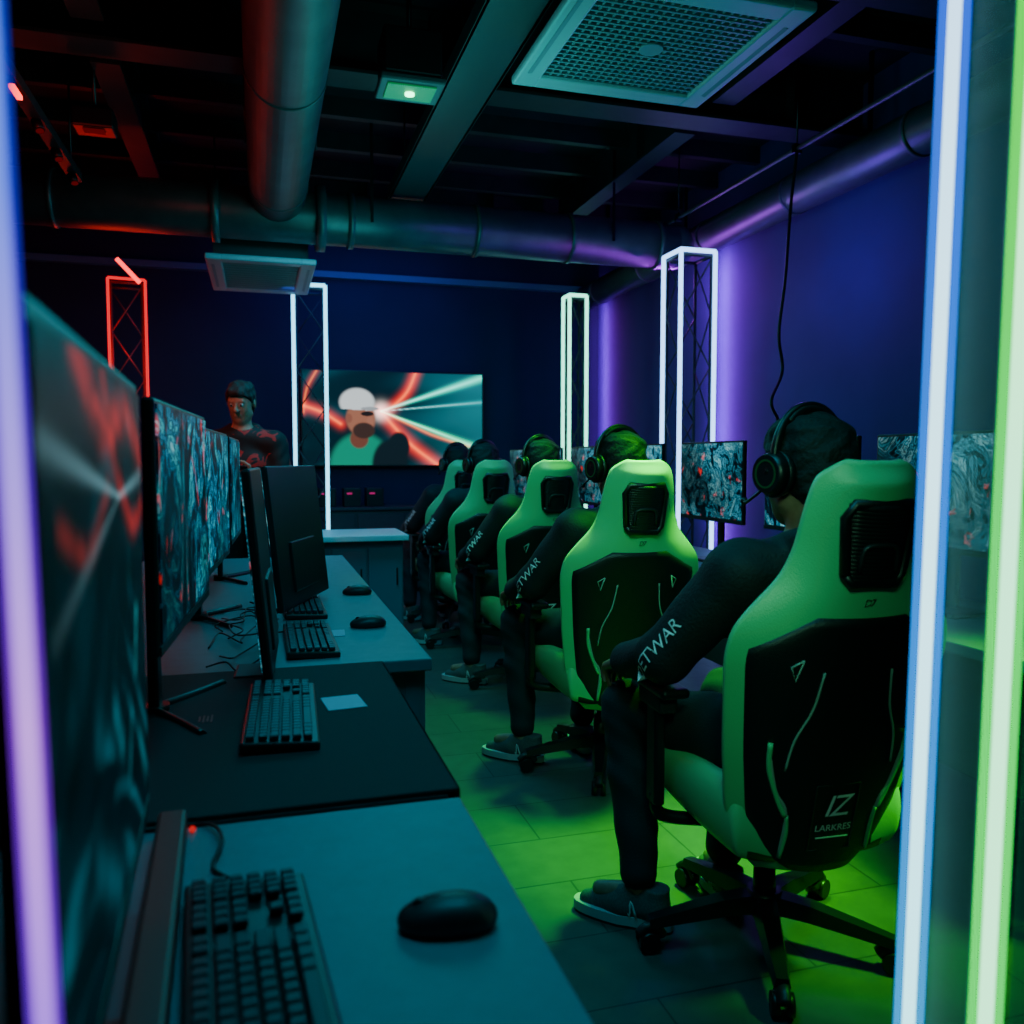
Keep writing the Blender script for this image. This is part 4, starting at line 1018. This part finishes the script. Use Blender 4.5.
JT = dict(pelvis=(0, 0, .95), chest=(0, -.01, 1.26), neck=(0, 0, 1.455), head=(0, .040, 1.655), headR=HR2,
          shL=(-.19, 0, 1.40), shR=(.19, 0, 1.40), elL=(-.25, .03, 1.12), elR=(.25, .02, 1.12), wrL=(-.09, .24, 1.20), wrR=(.09, .25, 1.16),
          hfL=(.75, .55, .25), hfR=(-.7, .6, .2), hnL=(.3, -.8, .4), hnR=(-.3, -.7, .6), hsL=-1, hsR=1, curlL=.7, curlR=.7,
          hipL=(-.09, 0, .90), hipR=(.09, 0, .90), knL=(-.10, .03, .50), knR=(.11, .02, .50), anL=(-.11, 0, .115), anR=(.12, -.02, .115), ftL=(-.2, 1, 0), ftR=(.25, 1, 0))
PS = build_person(JT, 'stand', 'jacketred')
ST = mko('person', PS['body']); top(ST, 'person standing in black and red jacket, looking down', 'person')
mko('hair', PS['hair'], ST); mko('jacket', PS['jacket'], ST); mko('trousers', PS['trousers'], ST)
for e in PS['eyes']: mko('eye', e, ST)
shoe_obj(ST, JT['anL'], JT['ftL']); shoe_obj(ST, JT['anR'], JT['ftR'])
ST.location = (-.10, 5.55, 0); ST.rotation_euler = (0, 0, rad(172))
ph = empty('smartphone'); top(ph, 'dark smartphone held in both hands', 'phone')
mw = Matrix.Translation(ST.location) @ Matrix.Rotation(rad(172), 4, 'Z') @ Matrix.Translation((0, .30, 1.235)) @ Matrix.Rotation(rad(-35), 4, 'X')
ph.location = mw.to_translation(); ph.rotation_euler = mw.to_euler()
MB().box((0, 0, 0), (.15, .008, .075), 'plastic', bev=.003).obj('phone_case', ph)
M['phonescr'] = emis('phone_screen', (.9, .3, .25), .2)
MB().box((0, -.0048, 0), (.138, .001, .066), 'phonescr').obj('screen', ph)

# ------------------------------------------------------------ LIGHTS
def light(kind, loc, color, power, size=.3, target=None, spot=60, blend=.6, sy=None):
    l = bpy.data.lights.new('lamp_'+kind.lower(), kind); l.color = color; l.energy = power
    if kind == 'AREA':
        l.size = size
        if sy: l.shape = 'RECTANGLE'; l.size_y = sy
    else: l.shadow_soft_size = size
    if kind == 'SPOT': l.spot_size = rad(spot); l.spot_blend = blend
    o = bpy.data.objects.new('lamp_'+kind.lower(), l); COL.objects.link(o); o.location = loc
    if target: o.rotation_euler = (Vector(target)-Vector(loc)).to_track_quat('-Z', 'Y').to_euler()
    return o
TEAL = (.02, .60, .85)  # teal lamps below are added without fixtures, to light desks, ducts and counter
light('AREA', (.3, 1.5, 2.75), TEAL, 19, .8, (.1, 1.9, 0))
light('POINT', (.9, 3.6, 2.35), (.03, .80, .75), 18, .3)
light('POINT', (1.2, 1.6, 2.3), (.03, .75, .75), 6, .3)
light('POINT', (.9, 5.2, 2.3), (.02, .75, .75), 11, .3)
light('AREA', (.5, 5.2, 2.7), TEAL, 28, .8, (.4, 5.6, 0))
light('SPOT', (1.7, 2.9, 2.7), (.05, 1, .02), 1150, .12, (1.28, 2.60, 0), 34, .9)
light('SPOT', (1.6, 4.4, 2.7), (.05, 1, .04), 240, .12, (1.1, 3.8, 0), 44, .9)
light('SPOT', (2.3, 1.3, 1.9), (.07, 1, .03), 460, .12, (1.62, 2.1, 0), 40, .9)
light('SPOT', (.35, .2, 1.9), (.25, 1, .52), 56, .2, (1.34, 1.75, .90), 40, .9)
light('SPOT', (.5, 1.3, 2.4), (.25, 1, .52), 70, .2, (1.42, 3.0, .90), 34, .9)
light('SPOT', (.6, 3.0, 2.5), (.15, 1, .55), 52, .2, (1.45, 4.6, .90), 44, .8)
light('AREA', (3.46, 6.15, 1.75), (.42, .01, 1), 26, .06, (3.6, 6.15, 1.75), sy=2.4)
light('AREA', (3.46, 8.6, 1.75), (.45, .01, 1), 20, .06, (3.6, 8.6, 1.75), sy=2.6)
light('POINT', (3.0, 4.6, 2.5), (.24, .03, 1), 14, .2)
light('POINT', (3.2, 6.3, 2.7), (.48, .03, 1), 12, .1)
light('POINT', (-1.2, 6.8, 2.3), (1, .03, .02), 8, .2)
light('POINT', (-1.04, 7.5, 2.2), (1, .03, .02), 5, .1)
light('POINT', (-.9, 4.2, 2.7), (1, .03, .02), 4, .2)
light('SPOT', (-.9, 4.2, 2.5), (1, .20, .14), 52, .1, (-.13, 5.55, 1.45), 30, .6)
light('AREA', (1.0, 7.6, 3.0), (.04, .10, 1), 15, 1.6, (1.0, 8.8, 1.2))
w = bpy.data.worlds.new('w'); bpy.context.scene.world = w; w.use_nodes = True
w.node_tree.nodes['Background'].inputs[0].default_value = (.02, .05, .09, 1); w.node_tree.nodes['Background'].inputs[1].default_value = .05

# ------------------------------------------------------------ CAMERA
cam = bpy.data.cameras.new('camera'); co = bpy.data.objects.new('camera', cam); COL.objects.link(co)
cam.lens = 29.88; cam.sensor_width = 36; cam.clip_start = .02
co.location = (0, 0, 1.30); co.rotation_euler = (rad(90-3.5), 0, rad(-16.5))
cam.dof.use_dof = True; cam.dof.focus_distance = 3.0; cam.dof.aperture_fstop = 3.5
bpy.context.scene.camera = co
